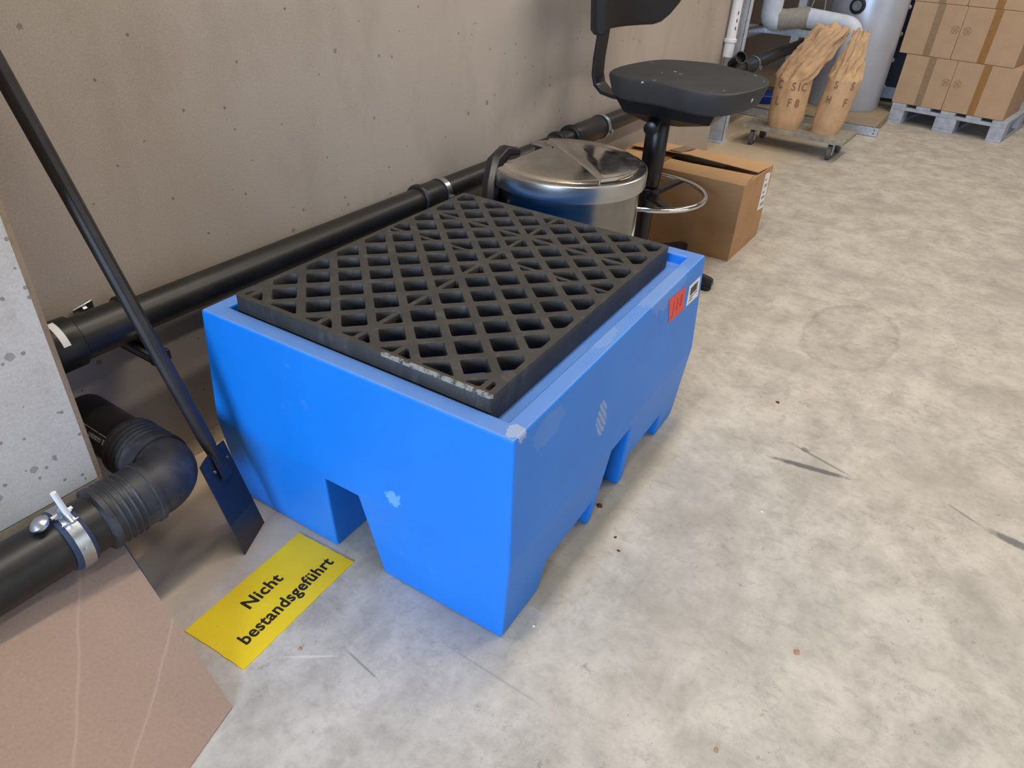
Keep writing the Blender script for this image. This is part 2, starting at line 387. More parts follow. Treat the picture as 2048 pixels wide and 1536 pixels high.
def text(name, body, size, M4, m, parent=None, bold=0, align='CENTER', ext=.0003, sp=1.0, xs=1.0):
    cu = bpy.data.curves.new(name, 'FONT'); cu.body = body; cu.size = size; cu.align_x = align; cu.align_y = 'CENTER'
    cu.extrude = ext; cu.offset = bold; cu.space_character = sp; cu.resolution_u = 3
    o = bpy.data.objects.new(name, cu); C.objects.link(o); bpy.context.view_layer.update()
    me = evalmesh(o); bpy.data.objects.remove(o); me.transform(M4 @ Matrix.Diagonal((xs, 1, 1, 1)))
    return link(name, me, m, parent)
def basis(o, x, y):
    x = Vector(x).normalized(); y = Vector(y); y = (y-x*y.dot(x)).normalized(); z = x.cross(y)
    m = Matrix((x, y, z)).transposed().to_4x4(); m.translation = Vector(o); return m

# ------------------------------------------------------------------ room
bm = bmesh.new(); bx(bm, (-5.2, -6.8, -.15), (8.0, 2.0, 0)); struct(build('floor', bm, MAT['floor']))
bm = bmesh.new(); bx(bm, (-5.2, 0, 0), (3.92, .25, 3.6)); struct(build('wall_left', bm, MAT['wall']))
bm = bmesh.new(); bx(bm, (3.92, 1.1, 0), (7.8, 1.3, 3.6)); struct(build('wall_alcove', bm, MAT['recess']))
bm = bmesh.new(); bx(bm, (7.6, -6.6, 0), (7.8, 1.1, 3.6)); struct(build('wall_far', bm, MAT['wall']))
bm = bmesh.new(); bx(bm, (-5.2, -6.8, 3.6), (8.0, 2.0, 3.75)); struct(build('ceiling', bm, MAT['ceiling']))
# right hand wall with an added opening for the fill, rear wall with a window
bm = bmesh.new()
bx(bm, (-5.2, -6.7, 0), (-.7, -6.5, 3.6)); bx(bm, (3.9, -6.7, 0), (7.6, -6.5, 3.6)); bx(bm, (-.7, -6.7, 3.15), (3.9, -6.5, 3.6))
struct(build('wall_right', bm, MAT['wall']))
bm = bmesh.new()
bx(bm, (-5.2, -6.5, 0), (-5.0, 0, 0.8)); bx(bm, (-5.2, -6.5, 2.3), (-5.0, 0, 3.6)); bx(bm, (-5.2, -6.5, 0.8), (-5.0, -2.80, 2.3)); bx(bm, (-5.2, -.50, 0.8), (-5.0, 0, 2.3))
struct(build('wall_rear', bm, MAT['wall']))
bm = bmesh.new()
for a, b in (((-5.15, -2.80, 0.8), (-5.05, -2.74, 2.3)), ((-5.15, -.56, 0.8), (-5.05, -.50, 2.3)), ((-5.15, -1.68, 0.8), (-5.05, -1.62, 2.3)),
             ((-5.15, -2.80, 0.8), (-5.05, -.50, 0.86)), ((-5.15, -2.80, 2.24), (-5.05, -.50, 2.3))): bx(bm, a, b)
struct(build('window_1', bm, MAT['frame_white']))
# low kicker of mortar along the foot of the left wall
bm = bmesh.new()
NK = 60
lo = []
for i in range(NK+1):
    x = -.15+i*4.05/NK; w = .016+.006*noise.noise(Vector((x*3, 0, 0))); h = .022+.008*noise.noise(Vector((x*4, 5, 0)))
    lo.append([(x, .01, 0), (x, .01, h+.012), (x, -.004, h+.008), (x, -w, .003), (x, -w-.004, 0)])
loft(bm, lo); struct(build('baseboard_left', bm, MAT['pier_edge'], smooth=True))

# concrete pier on the left with a chamfered arris and a pour joint
PX, PY, PJ = -.209, -.24, .262
def pier_loop(z, g=0):
    return [(-1.2, 0, z), (-1.2, PY+g, z), (PX-.014, PY+g, z), (PX-g, PY+.012, z), (PX-g, 0, z)]
bm = bmesh.new()
L = loft(bm, [pier_loop(0, .001), pier_loop(PJ-.004, .001), pier_loop(PJ-.002, .005), pier_loop(PJ+.001, .005), pier_loop(PJ+.002), pier_loop(3.6)])
bmesh.ops.recalc_face_normals(bm, faces=bm.faces)
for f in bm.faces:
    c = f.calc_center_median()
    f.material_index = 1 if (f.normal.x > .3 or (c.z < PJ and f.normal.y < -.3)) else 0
o = struct(build('wall_pier', bm, [MAT['pier'], MAT['pier_edge']]))

# ------------------------------------------------------------------ spill pallet
BX, BY, TH = .0910, -.9956, radians(1.6398)
BL, BW, BH = .940, .760, .5123
sp_root = thing('spill_pallet', 'large blue plastic spill pallet with fork pockets, carrying the black grating', 'spill pallet', (BX, BY, 0), TH)
def rect(x0, x1, y0, y1, z): return [(x0, y0, z), (x1, y0, z), (x1, y1, z), (x0, y1, z)]
bm = bmesh.new()
cr = .013
loft(bm, [rect(.006, BL-.006, .006, BW-.006, 0), rect(.003, BL-.003, .003, BW-.003, .02), rect(-cr, BL+cr, -cr, BW+cr, .235), rect(0, BL, 0, BW, BH)])
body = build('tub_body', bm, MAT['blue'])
def cut(prisms):
    for pr in prisms:
        b2 = bmesh.new(); loft(b2, pr); k = build('cutter', b2, MAT['blue'])
        md = body.modifiers.new('b', 'BOOLEAN'); md.operation = 'DIFFERENCE'; md.solver = 'EXACT'; md.object = k
        bpy.context.view_layer.update(); me = evalmesh(body); body.modifiers.clear(); old = body.data; body.data = me
        bpy.data.objects.remove(k)
def chan_y(a0, a1, b0, b1, z):   # channel through the long sides: floor width a0-a1, ceiling b0-b1
    s = .3
    return [[(a0, -.1, -.05), (a1, -.1, -.05), (b1, -.1, z), (b0, -.1, z)], [(a0, BW+.1, -.05), (a1, BW+.1, -.05), (b1, BW+.1, z), (b0, BW+.1, z)]]
def chan_x(a0, a1, b0, b1, z):
    return [[(-.1, a0, -.05), (-.1, a1, -.05), (-.1, b1, z), (-.1, b0, z)], [(BL+.1, a0, -.05), (BL+.1, a1, -.05), (BL+.1, b1, z), (BL+.1, b0, z)]]
cut([[rect(.044, .897, .038, .722, .484), rect(.040, .899, .036, .724, BH+.05)],
     [rect(.09, .84, .11, .66, .25), rect(.075, .85, .10, .69, .50)],
     chan_x(.300, .450, .352, .444, .217),
     chan_y(.395, .570, .437, .545, .205),
     chan_y(.140, .395, .168, .385, .082),
     chan_y(.585, .825, .595, .805, .082)])
body.data.name = 'tub_body'; body.parent = sp_root
body.data.shade_smooth(); body.data.set_sharp_from_angle(angle=radians(3))
b = body.modifiers.new('bevel', 'BEVEL'); b.width = .007; b.segments = 3; b.limit_method = 'ANGLE'; b.angle_limit = radians(24); b.harden_normals = True
# stickers on the long side (that face leans out towards the crease)
def face_pt(x, z, out=.0006):
    f = (BH-z)/(BH-.235); return Vector((x, -cr*f-out, z))
def quad(name, pts, m, parent, th=.0004):
    bm = bmesh.new(); n = (Vector(pts[1])-Vector(pts[0])).cross(Vector(pts[2])-Vector(pts[0])).normalized()
    loft(bm, [[Vector(p) for p in pts], [Vector(p)+n*th for p in pts]]); return build(name, bm, m, parent)
rl = quad('red_sticker', [face_pt(.710, .418), face_pt(.812, .411), face_pt(.800, .478), face_pt(.688, .487)], MAT['red'], sp_root)
rl['label'] = 'red sticker with a handwritten number'
up_face = (face_pt(.5, .5)-face_pt(.5, .4))
for ch, x in (('J', .727), ('1', .7535), ('8', .780)):
    text('digit', ch, .046, basis(face_pt(x, .448, .0012), (1, 0, -.05), up_face), MAT['redink'], rl, bold=0, xs=.8)
wl = quad('barcode_sticker', [face_pt(.830, .411), face_pt(.922, .405), face_pt(.918, .463), face_pt(.834, .465)], MAT['sticker'], sp_root)
wl['label'] = 'white sticker with a barcode'
bm = bmesh.new(); x = .848
random.seed(3)
while x < .902:
    w = random.choice((.0009, .0014, .002)); m4 = basis(face_pt(x, .444, .0010), (1, 0, 0), up_face)
    bx(bm, (0, -.011, 0), (w, .011, .0002), m4); x += w+random.choice((.0008, .0013))
build('barcode', bm, MAT['ink'], wl)
bm = bmesh.new()
for z, x0, x1 in ((.427, .848, .880), (.427, .885, .906), (.419, .846, .872)):
    bx(bm, (0, -.0016, 0), (x1-x0, .0016, .0002), basis(face_pt(x0, z, .0010), (1, 0, 0), up_face))
build('print_line', bm, MAT['ink'], wl)

# ------------------------------------------------------------------ grating
GX0, GX1, GY0, GY1, GT, GH = .0455, .860, .0745, .703, .5453, .0590
gw, gh = GX1-GX0, GY1-GY0
def clip(poly, nx, ny, d):   # keep nx*x+ny*y <= d
    out = []
    for i, p in enumerate(poly):
        q = poly[(i+1) % len(poly)]; a = nx*p[0]+ny*p[1]-d; b = nx*q[0]+ny*q[1]-d
        if a <= 0: out.append(p)
        if a*b < 0: s = a/(a-b); out.append((p[0]+s*(q[0]-p[0]), p[1]+s*(q[1]-p[1])))
    return out
def areap(p): return abs(sum(p[i][0]*p[(i+1) % len(p)][1]-p[(i+1) % len(p)][0]*p[i][1] for i in range(len(p))))/2
def roundp(p, r=.0035):
    out = []
    n = len(p)
    for i in range(n):
        a, b, c = Vector(p[i-1]), Vector(p[i]), Vector(p[(i+1) % n]); la, lc = (a-b).length, (c-b).length
        k = min(r, la*.3, lc*.3); out += [tuple(b+(a-b)/la*k), tuple(b+(c-b)/lc*k)]
    return out
holes = []
px_, py_ = .04785, .0477
h = .0352; fr = .0125
for i in range(17):
    for j in range(-6, 7):
        if (i+j) % 2: continue
        cx, cy = .0155+px_*i, gh/2+py_*j
        d = [(cx-h, cy), (cx, cy-h), (cx+h, cy), (cx, cy+h)]
        for n_ in ((-1, 0, -fr), (1, 0, gw-fr), (0, -1, -fr), (0, 1, gh-fr)): d = clip(d, *n_)
        parts = [d]
        def split(parts, nx, ny, c, w):
            r = []
            for p in parts: r += [clip(p, nx, ny, c-w/2), clip(p, -nx, -ny, -(c+w/2))]
            return r
        if j == 0: parts = split(parts, 0, 1, cy, .011)                 # lengthwise rib
        elif i == 0 and abs(j) in (2, 6): parts = split(parts, 0, 1, cy, .011)
        if i == 13: parts = split(parts, 1, 0, cx, .011)                # cross rib
        if i == 10 and j != 0: parts = split(parts, 1, 0, cx-.014, .007)
        if i == 12 and j in (1, -1): pass
        for p in parts:
            if len(p) >= 3 and areap(p) > 4e-5: holes.append(roundp(p))
cu = bpy.data.curves.new('g', 'CURVE'); cu.dimensions = '2D'; cu.fill_mode = 'BOTH'; GD = .032; cu.extrude = GD/2
def spl(pts):
    s = cu.splines.new('POLY'); s.points.add(len(pts)-1); s.use_cyclic_u = True
    for k, p in enumerate(pts): s.points[k].co = (p[0], p[1], 0, 1)
spl(roundp([(0, 0), (gw, 0), (gw, gh), (0, gh)], .005))
for p in holes: spl(p)
o = bpy.data.objects.new('g', cu); C.objects.link(o); bpy.context.view_layer.update(); me = evalmesh(o); bpy.data.objects.remove(o)
bm = bmesh.new(); bm.from_mesh(me); bmesh.ops.remove_doubles(bm, verts=bm.verts, dist=1e-5)
bmesh.ops.translate(bm, verts=bm.verts, vec=(0, 0, GH-GD/2))
for a_, b_ in (((0, 0), (gw, .010)), ((0, gh-.010), (gw, gh)), ((0, .010), (.010, gh-.010)), ((gw-.010, .010), (gw, gh-.010))): bx(bm, (a_[0], a_[1], 0), (b_[0], b_[1], GH-GD))
bmesh.ops.remove_doubles(bm, verts=bm.verts, dist=1e-5)
gloc = Matrix.Rotation(TH, 4, 'Z') @ Vector((GX0, GY0, 0)) + Vector((BX, BY, GT-GH))
go = build('grating', bm, MAT['grate']); go.location = gloc; go.rotation_euler = (0, 0, TH)
tag(go, 'black plastic grating with diamond holes lying in the top of the blue spill pallet', 'grating')
b = go.modifiers.new('bevel', 'BEVEL'); b.width = .0022; b.segments = 2; b.limit_method = 'ANGLE'; b.angle_limit = radians(60)

# ------------------------------------------------------------------ drain pipe along the wall
PR, PYC, PZ0, PSL = .0383, -.0583, .4562, .006
def pz(x): return PZ0+PSL*x
dr = thing('drain_pipe', 'long black plastic drain pipe running along the foot of the left wall', 'pipe', (0, PYC, PZ0))
def ploc(x): return (x, 0, PSL*x)
ax = (1, 0, PSL)
bm = bmesh.new(); turned(bm, ploc(-.205), ax, [(0, PR), (7.5, PR)], 40); build('pipe_run', bm, MAT['pipe'], dr, smooth=True)
def socket(x0, x1, r, m='pipe', lip=.006):
    bm = bmesh.new(); turned(bm, ploc(x0), ax, [(0, PR), (0, r+lip*.5), (.003, r+lip), (.014, r+lip), (.018, r), (x1-x0-.012, r), (x1-x0-.002, PR+.001), (x1-x0, PR)], 44)
    return build('pipe_socket', bm, MAT[m], dr, smooth=True, ang=50)
bm = bmesh.new()
turned(bm, ploc(-.165), ax, [(0, PR), (0, .051), (.004, .053), (.056, .053), (.060, .0465), (.162, .0465), (.165, .053), (.180, .054), (.184, .050), (.186, PR)], 48)
build('pipe_socket', bm, MAT['pipe'], dr, smooth=True, ang=50)
socket(.97, 1.075, .0425); socket(1.82, 1.875, .0425); socket(1.93, 2.19, .0475); socket(4.12, 4.33, .0475)
bm = bmesh.new(); turned(bm, ploc(-.150), ax, [(0, .0534), (.014, .0538), (.014, .0534)], 48, cap=False)
o_ = []
u_, v_ = frame(Vector(ax))
bmesh.ops.delete(bm, geom=[f for f in bm.faces if not (f.calc_center_median().z-PSL*f.calc_center_median().x > .018 and f.calc_center_median().y < -.002)], context='FACES')
lb = build('label_tag', bm, MAT['sticker'], dr); sm = lb.modifiers.new('s', 'SOLIDIFY'); sm.thickness = .0004; lb['label'] = 'small white printed tag'
def wall_clamp(x, r):
    bm = bmesh.new(); turned(bm, ploc(x-.011), ax, [(0, r), (0, r+.004), (.022, r+.004), (.022, r)], 40, cap=False)
    k = build('pipe_clamp', bm, MAT['zinc'], dr, smooth=True)
    bm = bmesh.new(); turned(bm, ploc(x-.014), ax, [(0, r-.001), (0, r+.002), (.028, r+.002), (.028, r-.001)], 40, cap=False); build('rubber_lining', bm, MAT['rubber'], k)
    c = Vector(ploc(x))+Vector((0, -r-.008, -.012)); bm = bmesh.new(); bx(bm, c+Vector((-.009, -.010, -.004)), c+Vector((.009, .010, -.001))); bx(bm, c+Vector((-.009, -.010, .003)), c+Vector((.009, .010, .006)))
    turned(bm, c+Vector((0, -.004, -.014)), (0, 0, 1), [(0, .0035), (.026, .0035)], 10); turned(bm, c+Vector((0, -.004, .006)), (0, 0, 1), [(0, .006), (.005, .006)], 6)
    build('clamp_bolt', bm, MAT['zinc'], k)
    bm = bmesh.new(); turned(bm, Vector(ploc(x))+Vector((0, r, 0)), (0, 1, 0), [(0, .005), (-PYC-r+.002, .005)], 10); build('wall_stud', bm, MAT['zinc'], k)
wall_clamp(1.085, PR+.002); wall_clamp(2.198, .0475); wall_clamp(4.34, .0475)
# support rail sticking out of the wall under the first joint
rail = Vector((.012, 0, -.078))
bm = bmesh.new()
y0, y1 = -PYC, -.082
for a, b_ in (((-.019, y1, 0), (-.016, y0, .020)), ((.016, y1, 0), (.019, y0, .020)), ((-.019, y1, 0), (.019, y0, .003)), ((-.019, y1, .018), (-.010, y0, .021)), ((.010, y1, .018), (.019, y0, .021))):
    bx(bm, rail+Vector(a), rail+Vector(b_))
kr = build('support_rail', bm, MAT['zinc_dull'], dr)
bm = bmesh.new(); bx(bm, rail+Vector((-.021, y1-.006, -.002)), rail+Vector((.021, y1+.008, .023))); build('end_cap', bm, MAT['rubber'], kr, bev=.002)
bm = bmesh.new(); turned(bm, rail+Vector((0, -.068, .021)), (0, 0, 1), [(0, .013), (.008, .013)], 6); turned(bm, rail+Vector((0, -.058, .018)), (0, 0, 1), [(0, .005), (.05, .005)], 10)
build('rail_nut', bm, MAT['chrome'], kr)
bm = bmesh.new(); M4 = basis((-.050, -PYC-.004, .030), (1, 0, .2), (0, -.5, 1)); bx(bm, (-.022, -.014, -.002), (.022, .014, .002), M4)
turned(bm, M4 @ Vector((0, 0, 0)), M4.to_3x3() @ Vector((0, 0, 1)), [(0, .010), (.008, .009)], 6); build('wall_plate', bm, MAT['zinc'], dr, bev=.001)
# branch stub under the white pipe
bm = bmesh.new(); turned(bm, (3.86, -.035, .075+PSL*3.86), (-.55, -.55, .5), [(-.05, .03), (.02, .035), (.06, .037), (.06, .031), (.02, .030)], 24); build('branch_stub', bm, MAT['pipe'], dr, smooth=True)

# ------------------------------------------------------------------ big waste pipe around the pier
WX, WY, WZ, WR = -.1166, -.3242, .2418, .0542
wp = thing('waste_pipe', 'thick black waste pipe with ribbed elbow bending round the concrete pier', 'pipe', (WX, WY, 0))
o0 = Vector((0, 0, WZ))
bm = bmesh.new(); turned(bm, o0+Vector((0, .10, 0)), (0, 1, 0), [(0, WR), (-WY-.10+.01, WR)], 48); build('cross_pipe', bm, MAT['pipe'], wp, smooth=True)
bm = bmesh.new(); turned(bm, o0+Vector((-.16, 0, 0)), (-1, 0, 0), [(0, WR), (1.6, WR)], 48); build('main_pipe', bm, MAT['pipe'], wp, smooth=True)
# elbow: mitred round bend with two ribbed sockets
ec = Vector((-.048, .048, WZ)); R_ = .048
pts = [o0+Vector((0, .085, 0)), o0+Vector((0, .048, 0))]+[ec+R_*Vector((cos(a), sin(a), 0)) for a in [-(pi/2)*k/10 for k in range(1, 10)]]+[o0+Vector((-.048, 0, 0)), o0+Vector((-.085, 0, 0))]
bm = bmesh.new(); tube(bm, pts, WR+.006, 48); build('elbow', bm, MAT['pipe_grey'], wp, smooth=True, ang=60)
def ribbed(p, d):
    bm = bmesh.new(); r = WR+.0065
    prof = [(0, r-.004), (0, r+.004), (.010, r+.0045), (.012, r+.001), (.034, r+.001)]
    for k in range(4):
        a = .036+k*.0125; prof += [(a, r+.001), (a+.002, r+.0035), (a+.004, r+.0035), (a+.006, r+.001)]
    prof += [(.088, r+.001), (.090, r+.0045), (.100, r+.004), (.104, WR+.001), (.106, WR-.002)]
    turned(bm, p, d, prof, 56); return build('ribbed_socket', bm, MAT['pipe_grey'], wp, smooth=True, ang=40)
ribbed(o0+Vector((-.062, 0, 0)), (-1, 0, 0)); ribbed(o0+Vector((0, .050, 0)), (0, 1, 0))
# printed line on the cross pipe
ad = Vector((-.82, 0, .57)).normalized(); tp = o0+ad*(WR+.0004); xd = Vector((0, 1, 0)); yd = ad.cross(xd)
text('pipe_print', 'GEBERIT  Silent-db', .0125, basis(tp+xd*.222, xd, yd), MAT['greyprint'], wp, bold=.0003, sp=1.0, ext=.0002)
bm = bmesh.new()
for a, b_ in ((.148, .151), (.1525, .1555), (.157, .160), (.163, .168)): bx(bm, (a, -.006, 0), (b_, .006, .0003), basis(tp, xd, yd))
ad2 = Vector((-.68, 0, .73)).normalized()
for a, b_ in ((.15, .19), (.193, .22), (.223, .262)): bx(bm, (a, -.0008, 0), (b_, .0008, .0003), basis(o0+ad2*(WR+.0003), xd, ad2.cross(xd)))
build('print_block', bm, MAT['greyprint'], wp)
# clamp of the waste pipe
cx_ = -.332-WX
bm = bmesh.new(); turned(bm, o0+Vector((cx_-.019, 0, 0)), (1, 0, 0), [(0, WR-.001), (0, WR+.005), (.004, WR+.0065), (.034, WR+.0065), (.038, WR+.005), (.038, WR-.001)], 48, cap=False)
kc = build('clamp_lining', bm, MAT['rubber_blue'], wp, smooth=True)
bm = bmesh.new(); turned(bm, o0+Vector((cx_-.011, 0, 0)), (1, 0, 0), [(0, WR+.005), (0, WR+.0088), (.022, WR+.0088), (.022, WR+.005)], 48, cap=False)
kc = build('pipe_clamp', bm, MAT['zinc'], wp, smooth=True); kc['label'] = 'bright galvanised clamp band'
ta = radians(112)
cv = Vector((0, cos(ta), sin(ta))); tv = Vector((0, -sin(ta), cos(ta)))
base = o0+Vector((cx_, 0, 0))+cv*(WR+.010)
bm = bmesh.new()
for s_ in (-.011, .008):
    bx(bm, (-.015, s_, -.004), (.015, s_+.003, .017), basis(base, (1, 0, 0), tv))
bx(bm, (-.019, -.018, -.004), (.019, -.011, .006), basis(base, (1, 0, 0), tv))
build('clamp_jaw', bm, MAT['zinc'], kc, bev=.0008)
bm = bmesh.new(); turned(bm, base+cv*.012-tv*.016, tv, [(0, .009), (.007, .009), (.007, .0035), (.034, .0035)], 6); build('clamp_screw', bm, MAT['zinc'], kc)
bm = bmesh.new(); turned(bm, base+Vector((.004, -.004, .002)), (-.12, .10, 1), [(0, .005), (.062, .005)], 14); build('threaded_rod', bm, MAT['white_pvc'], kc)
bm = bmesh.new(); p_ = base+Vector((-.034, .012, .004)); turned(bm, p_, (-.4, .2, 1), [(0, .013), (.006, .013), (.006, .017), (.009, .017), (.014, .012), (.018, .006)], 18); build('rod_nut', bm, MAT['zinc'], kc, smooth=True)
bm = bmesh.new(); p0 = o0+Vector((cx_-.002, -(WR+.009)*cos(radians(10)), (WR+.009)*sin(radians(10)))); turned(bm, p0, (0, -1, .17), [(0, .004), (.003, .0035)], 12); build('rivet', bm, MAT['zinc'], kc)

# ------------------------------------------------------------------ cardboard sheet leaning under the pipe
c0 = Vector((-.306, -.675, .003)); e1 = Vector((-.110, -.031, 0)).normalized(); tgt = Vector((-.2455, -.290, .158)); e2 = (tgt-c0).normalized()
nrm = e1.cross(e2).normalized(); nrm = nrm if nrm.z > 0 else -nrm
M4 = Matrix((-e1, (e2-e1*e2.dot(e1)).normalized(), nrm)).transposed().to_4x4(); M4.translation = c0
Minv = M4.inverted()
e2l = Minv.to_3x3() @ e2
bm = bmesh.new()
loops = []
NX, NY = 30, 20
def cp(u, v, w):
    p = Vector((-u, 0, 0))+e2l*v
    wv = .0022*noise.noise(Vector((u*4, v*4, 1))) + .010*(1-cos(u*2.2))*0
    ed = .0012*noise.noise(Vector((v*60, 3, 0))) if u == 0 else 0
    return Vector((p.x+ed, p.y, p.z+wv+w))
Wd, Hd = .75, .445
top = [[bm.verts.new(cp(Wd*i/NX, Hd*j/NY, 0)) for j in range(NY+1)] for i in range(NX+1)]
bot = [[bm.verts.new(cp(Wd*i/NX, Hd*j/NY, -.005)) for j in range(NY+1)] for i in range(NX+1)]
for i in range(NX):
    for j in range(NY):
        bm.faces.new((top[i][j], top[i+1][j], top[i+1][j+1], top[i][j+1])); bm.faces.new((bot[i][j], bot[i][j+1], bot[i+1][j+1], bot[i+1][j]))
for i in range(NX):
    bm.faces.new((top[i][0], bot[i][0], bot[i+1][0], top[i+1][0])); bm.faces.new((top[i][NY], top[i+1][NY], bot[i+1][NY], bot[i][NY]))
for j in range(NY):
    bm.faces.new((top[0][j], top[0][j+1], bot[0][j+1], bot[0][j])); bm.faces.new((top[NX][j], bot[NX][j], bot[NX][j+1], top[NX][j+1]))
cs = build('cardboard_sheet', bm, MAT['card'], smooth=True, ang=50); cs.matrix_world = M4
tag(cs, 'large pinkish-brown cardboard sheet leaning under the thick black pipe', 'cardboard')
bm = bmesh.new(); q0 = Vector((-.229, -.330, .001)); q1 = Vector((-.224, -.2465, .105))
dd = (q1-q0); loft(bm, [[q0+Vector((a, b_, 0)) for a, b_ in ((0, 0), (-.06, -.01), (-.06, -.007), (0, .003))], [q1+Vector((a, b_, 0)) for a, b_ in ((0, 0), (-.06, -.01), (-.06, -.007), (0, .003))]])
o = build('metal_offcut', bm, MAT['backsheet']); tag(o, 'narrow blue-grey sheet offcut standing behind the cardboard sheet under the pipe elbow', 'sheet')

# ------------------------------------------------------------------ yellow sign
SX, SY, ST, SL, SWD = -.2452, -.6298, radians(3.5129), .3156, .1642
bm = bmesh.new(); random.seed(5)
out_ = []
for (ax_, ay_), (bx_, by_), k in (((0, 0), (SL, 0), 26), ((SL, 0), (SL, SWD), 14), ((SL, SWD), (0, SWD), 26), ((0, SWD), (0, 0), 10)):
    for i in range(k):
        s_ = i/k; j_ = 0 if i == 0 else random.uniform(-.0012, .0004)
        nx_, ny_ = (by_-ay_), -(bx_-ax_); ll = math.hypot(nx_, ny_)
        out_.append((ax_+(bx_-ax_)*s_+nx_/ll*j_, ay_+(by_-ay_)*s_+ny_/ll*j_))
loft(bm, [[(x, y, 0) for x, y in out_], [(x, y, .0022) for x, y in out_]])
sg = thing('floor_sign', 'yellow German notice plate lying flat on the floor before the blue spill pallet', 'sign', (SX, SY, 0), ST)
build('sign_plate', bm, MAT['yellow'], sg)
text('lettering', 'Nicht', .0405, basis((.150, .1075, .0023), (1, 0, 0), (0, 1, 0)), MAT['ink'], sg, bold=.0010, sp=1.06, xs=1.0)
text('lettering', 'bestandsgeführt', .0405, basis((.165, .0480, .0023), (1, 0, 0), (0, 1, 0)), MAT['ink'], sg, bold=.0010, sp=1.06, xs=.91)

# ------------------------------------------------------------------ spade
sh = thing('spade', 'black narrow-bladed spade with tubular handle leaning on the wall beside the pallet', 'spade', (-.010, -.378, 0))
of = Vector((-.010, -.378, 0))
Bl = [Vector((-.056, -.400, .001)), Vector((.036, -.355, .001))]; Tl = [Vector((-.082, -.358, .251)), Vector((.008, -.311, .243))]
bm = bmesh.new(); nn = (Bl[1]-Bl[0]).cross(Tl[0]-Bl[0]).normalized()
if nn.y > 0: nn = -nn
loops = []
for k in range(9):
    s_ = k/8; a = Bl[0].lerp(Tl[0], s_)-of; b_ = Bl[1].lerp(Tl[1], s_)-of
    row = [a.lerp(b_, q/6)-nn*(.006*(1-(q/3-1)**2))*s_ for q in range(7)]
    th_ = .0008+.001*s_
    loops.append([p+nn*th_ for p in row]+[p-nn*th_ for p in reversed(row)])
loft(bm, loops); build('blade', bm, MAT['blade'], sh, smooth=True, ang=40)
hs = Vector((-.028, -.326, .235)); he = Vector((-.122, -.019, 1.235))
hd = (he-hs).normalized()
bm = bmesh.new()
uu, vv = frame(hd); n = 28
def hl(s_, r, fl=.0):
    p = hs+hd*s_-of; return [p+(r*(1-fl*(.5+.5*cos(8*2*pi*k/n))**4))*(cos(2*pi*k/n)*uu+sin(2*pi*k/n)*vv) for k in range(n)]
Lh = (he-hs).length
loft(bm, [hl(-.035, .006), hl(-.01, .011), hl(.03, .0145), hl(.06, .0150, .10), hl(.4, .0148, .12), hl(Lh-.03, .0152, .12), hl(Lh, .014)])
build('handle', bm, MAT['handle'], sh, smooth=True, ang=60)
bm = bmesh.new(); p_ = hs-of; bxm = basis(p_-hd*.03+nn*.003, (Tl[1]-Tl[0]), hd); bx(bm, (-.018, -.03, 0), (.018, .035, .003), bxm); build('handle_socket', bm, MAT['handle'], sh, bev=.001)
for q in ((.030, -.028), (-.026, -.028)):
    bm = bmesh.new(); turned(bm, bxm @ Vector((q[0], q[1]+.03, -.002)), nn, [(0, .004), (.003, .003)], 12); build('rivet', bm, MAT['zinc_dull'], sh)

# ------------------------------------------------------------------ steel bin
NBX, NBY, NBZ, NBR = 1.300, -.400, .580, .250
bn = thing('steel_bin', 'round stainless steel bin with a dented polished lid behind the spill pallet', 'bin', (NBX, NBY, 0))
bm = bmesh.new(); turned(bm, (0, 0, 0), (0, 0, 1), [(0, .225), (.012, .234), (NBZ-.04, .234)], 72); build('bin_body', bm, MAT['steel_body'], bn, smooth=True)
ch_y = .128
def bring(r, z): return [Vector((r*cos(2*pi*k/96), min(r*sin(2*pi*k/96), 9 if cos(2*pi*k/96)*r > .125 else ch_y), z)) for k in range(96)]
bm = bmesh.new(); loft(bm, [bring(.236, NBZ-.052), bring(.2475, NBZ-.052), bring(.2495, NBZ-.048), bring(NBR, NBZ-.010), bring(.249, NBZ-.003), bring(.245, NBZ)]); build('lid_band', bm, MAT['band'], bn, smooth=True, ang=40)
bm = bmesh.new()
def lid(r, z): return bring(r, z)
loft(bm, [lid(.245, NBZ-.004), lid(.245, NBZ+.0005), lid(.222, NBZ+.001), lid(.214, NBZ+.006), lid(.206, NBZ+.0075), lid(.12, NBZ+.010), lid(.03, NBZ+.011)])
build('lid_plate', bm, MAT['steel'], bn, smooth=True, ang=30)
# raised half of the lid right of the seam
sa, sb = Vector((.120, .128, 0)), Vector((-.095, -.138, 0)); sdir = (sb-sa).normalized(); sn = Vector((-sdir.y, sdir.x, 0))
if sn.x < 0: sn = -sn
def half(r, off, z):
    P_ = [Vector((r*cos(2*pi*k/96), r*sin(2*pi*k/96), z)) for k in range(96)]
    out = []
    for p in P_:
        d_ = (p-sa).dot(sn)-off
        if d_ < 0: p = p-sn*d_
        out.append(Vector((p.x, p.y, z)))
    return out
bm = bmesh.new(); loft(bm, [half(.222, .002, NBZ+.004), half(.221, .003, NBZ+.013), half(.212, .008, NBZ+.016), half(.15, .03, NBZ+.017), half(.06, .06, NBZ+.018)])
bmesh.ops.remove_doubles(bm, verts=bm.verts, dist=1e-5); build('lid_flap', bm, MAT['steel'], bn, smooth=True, ang=40)
bm = bmesh.new()
hp = [(-.050, .180, .628), (-.11, .190, .640), (-.175, .180, .622), (-.230, .155, .570), (-.262, .135, .50), (-.275, .125, .445), (-.262, .11, .425), (-.225, .085, .43)]
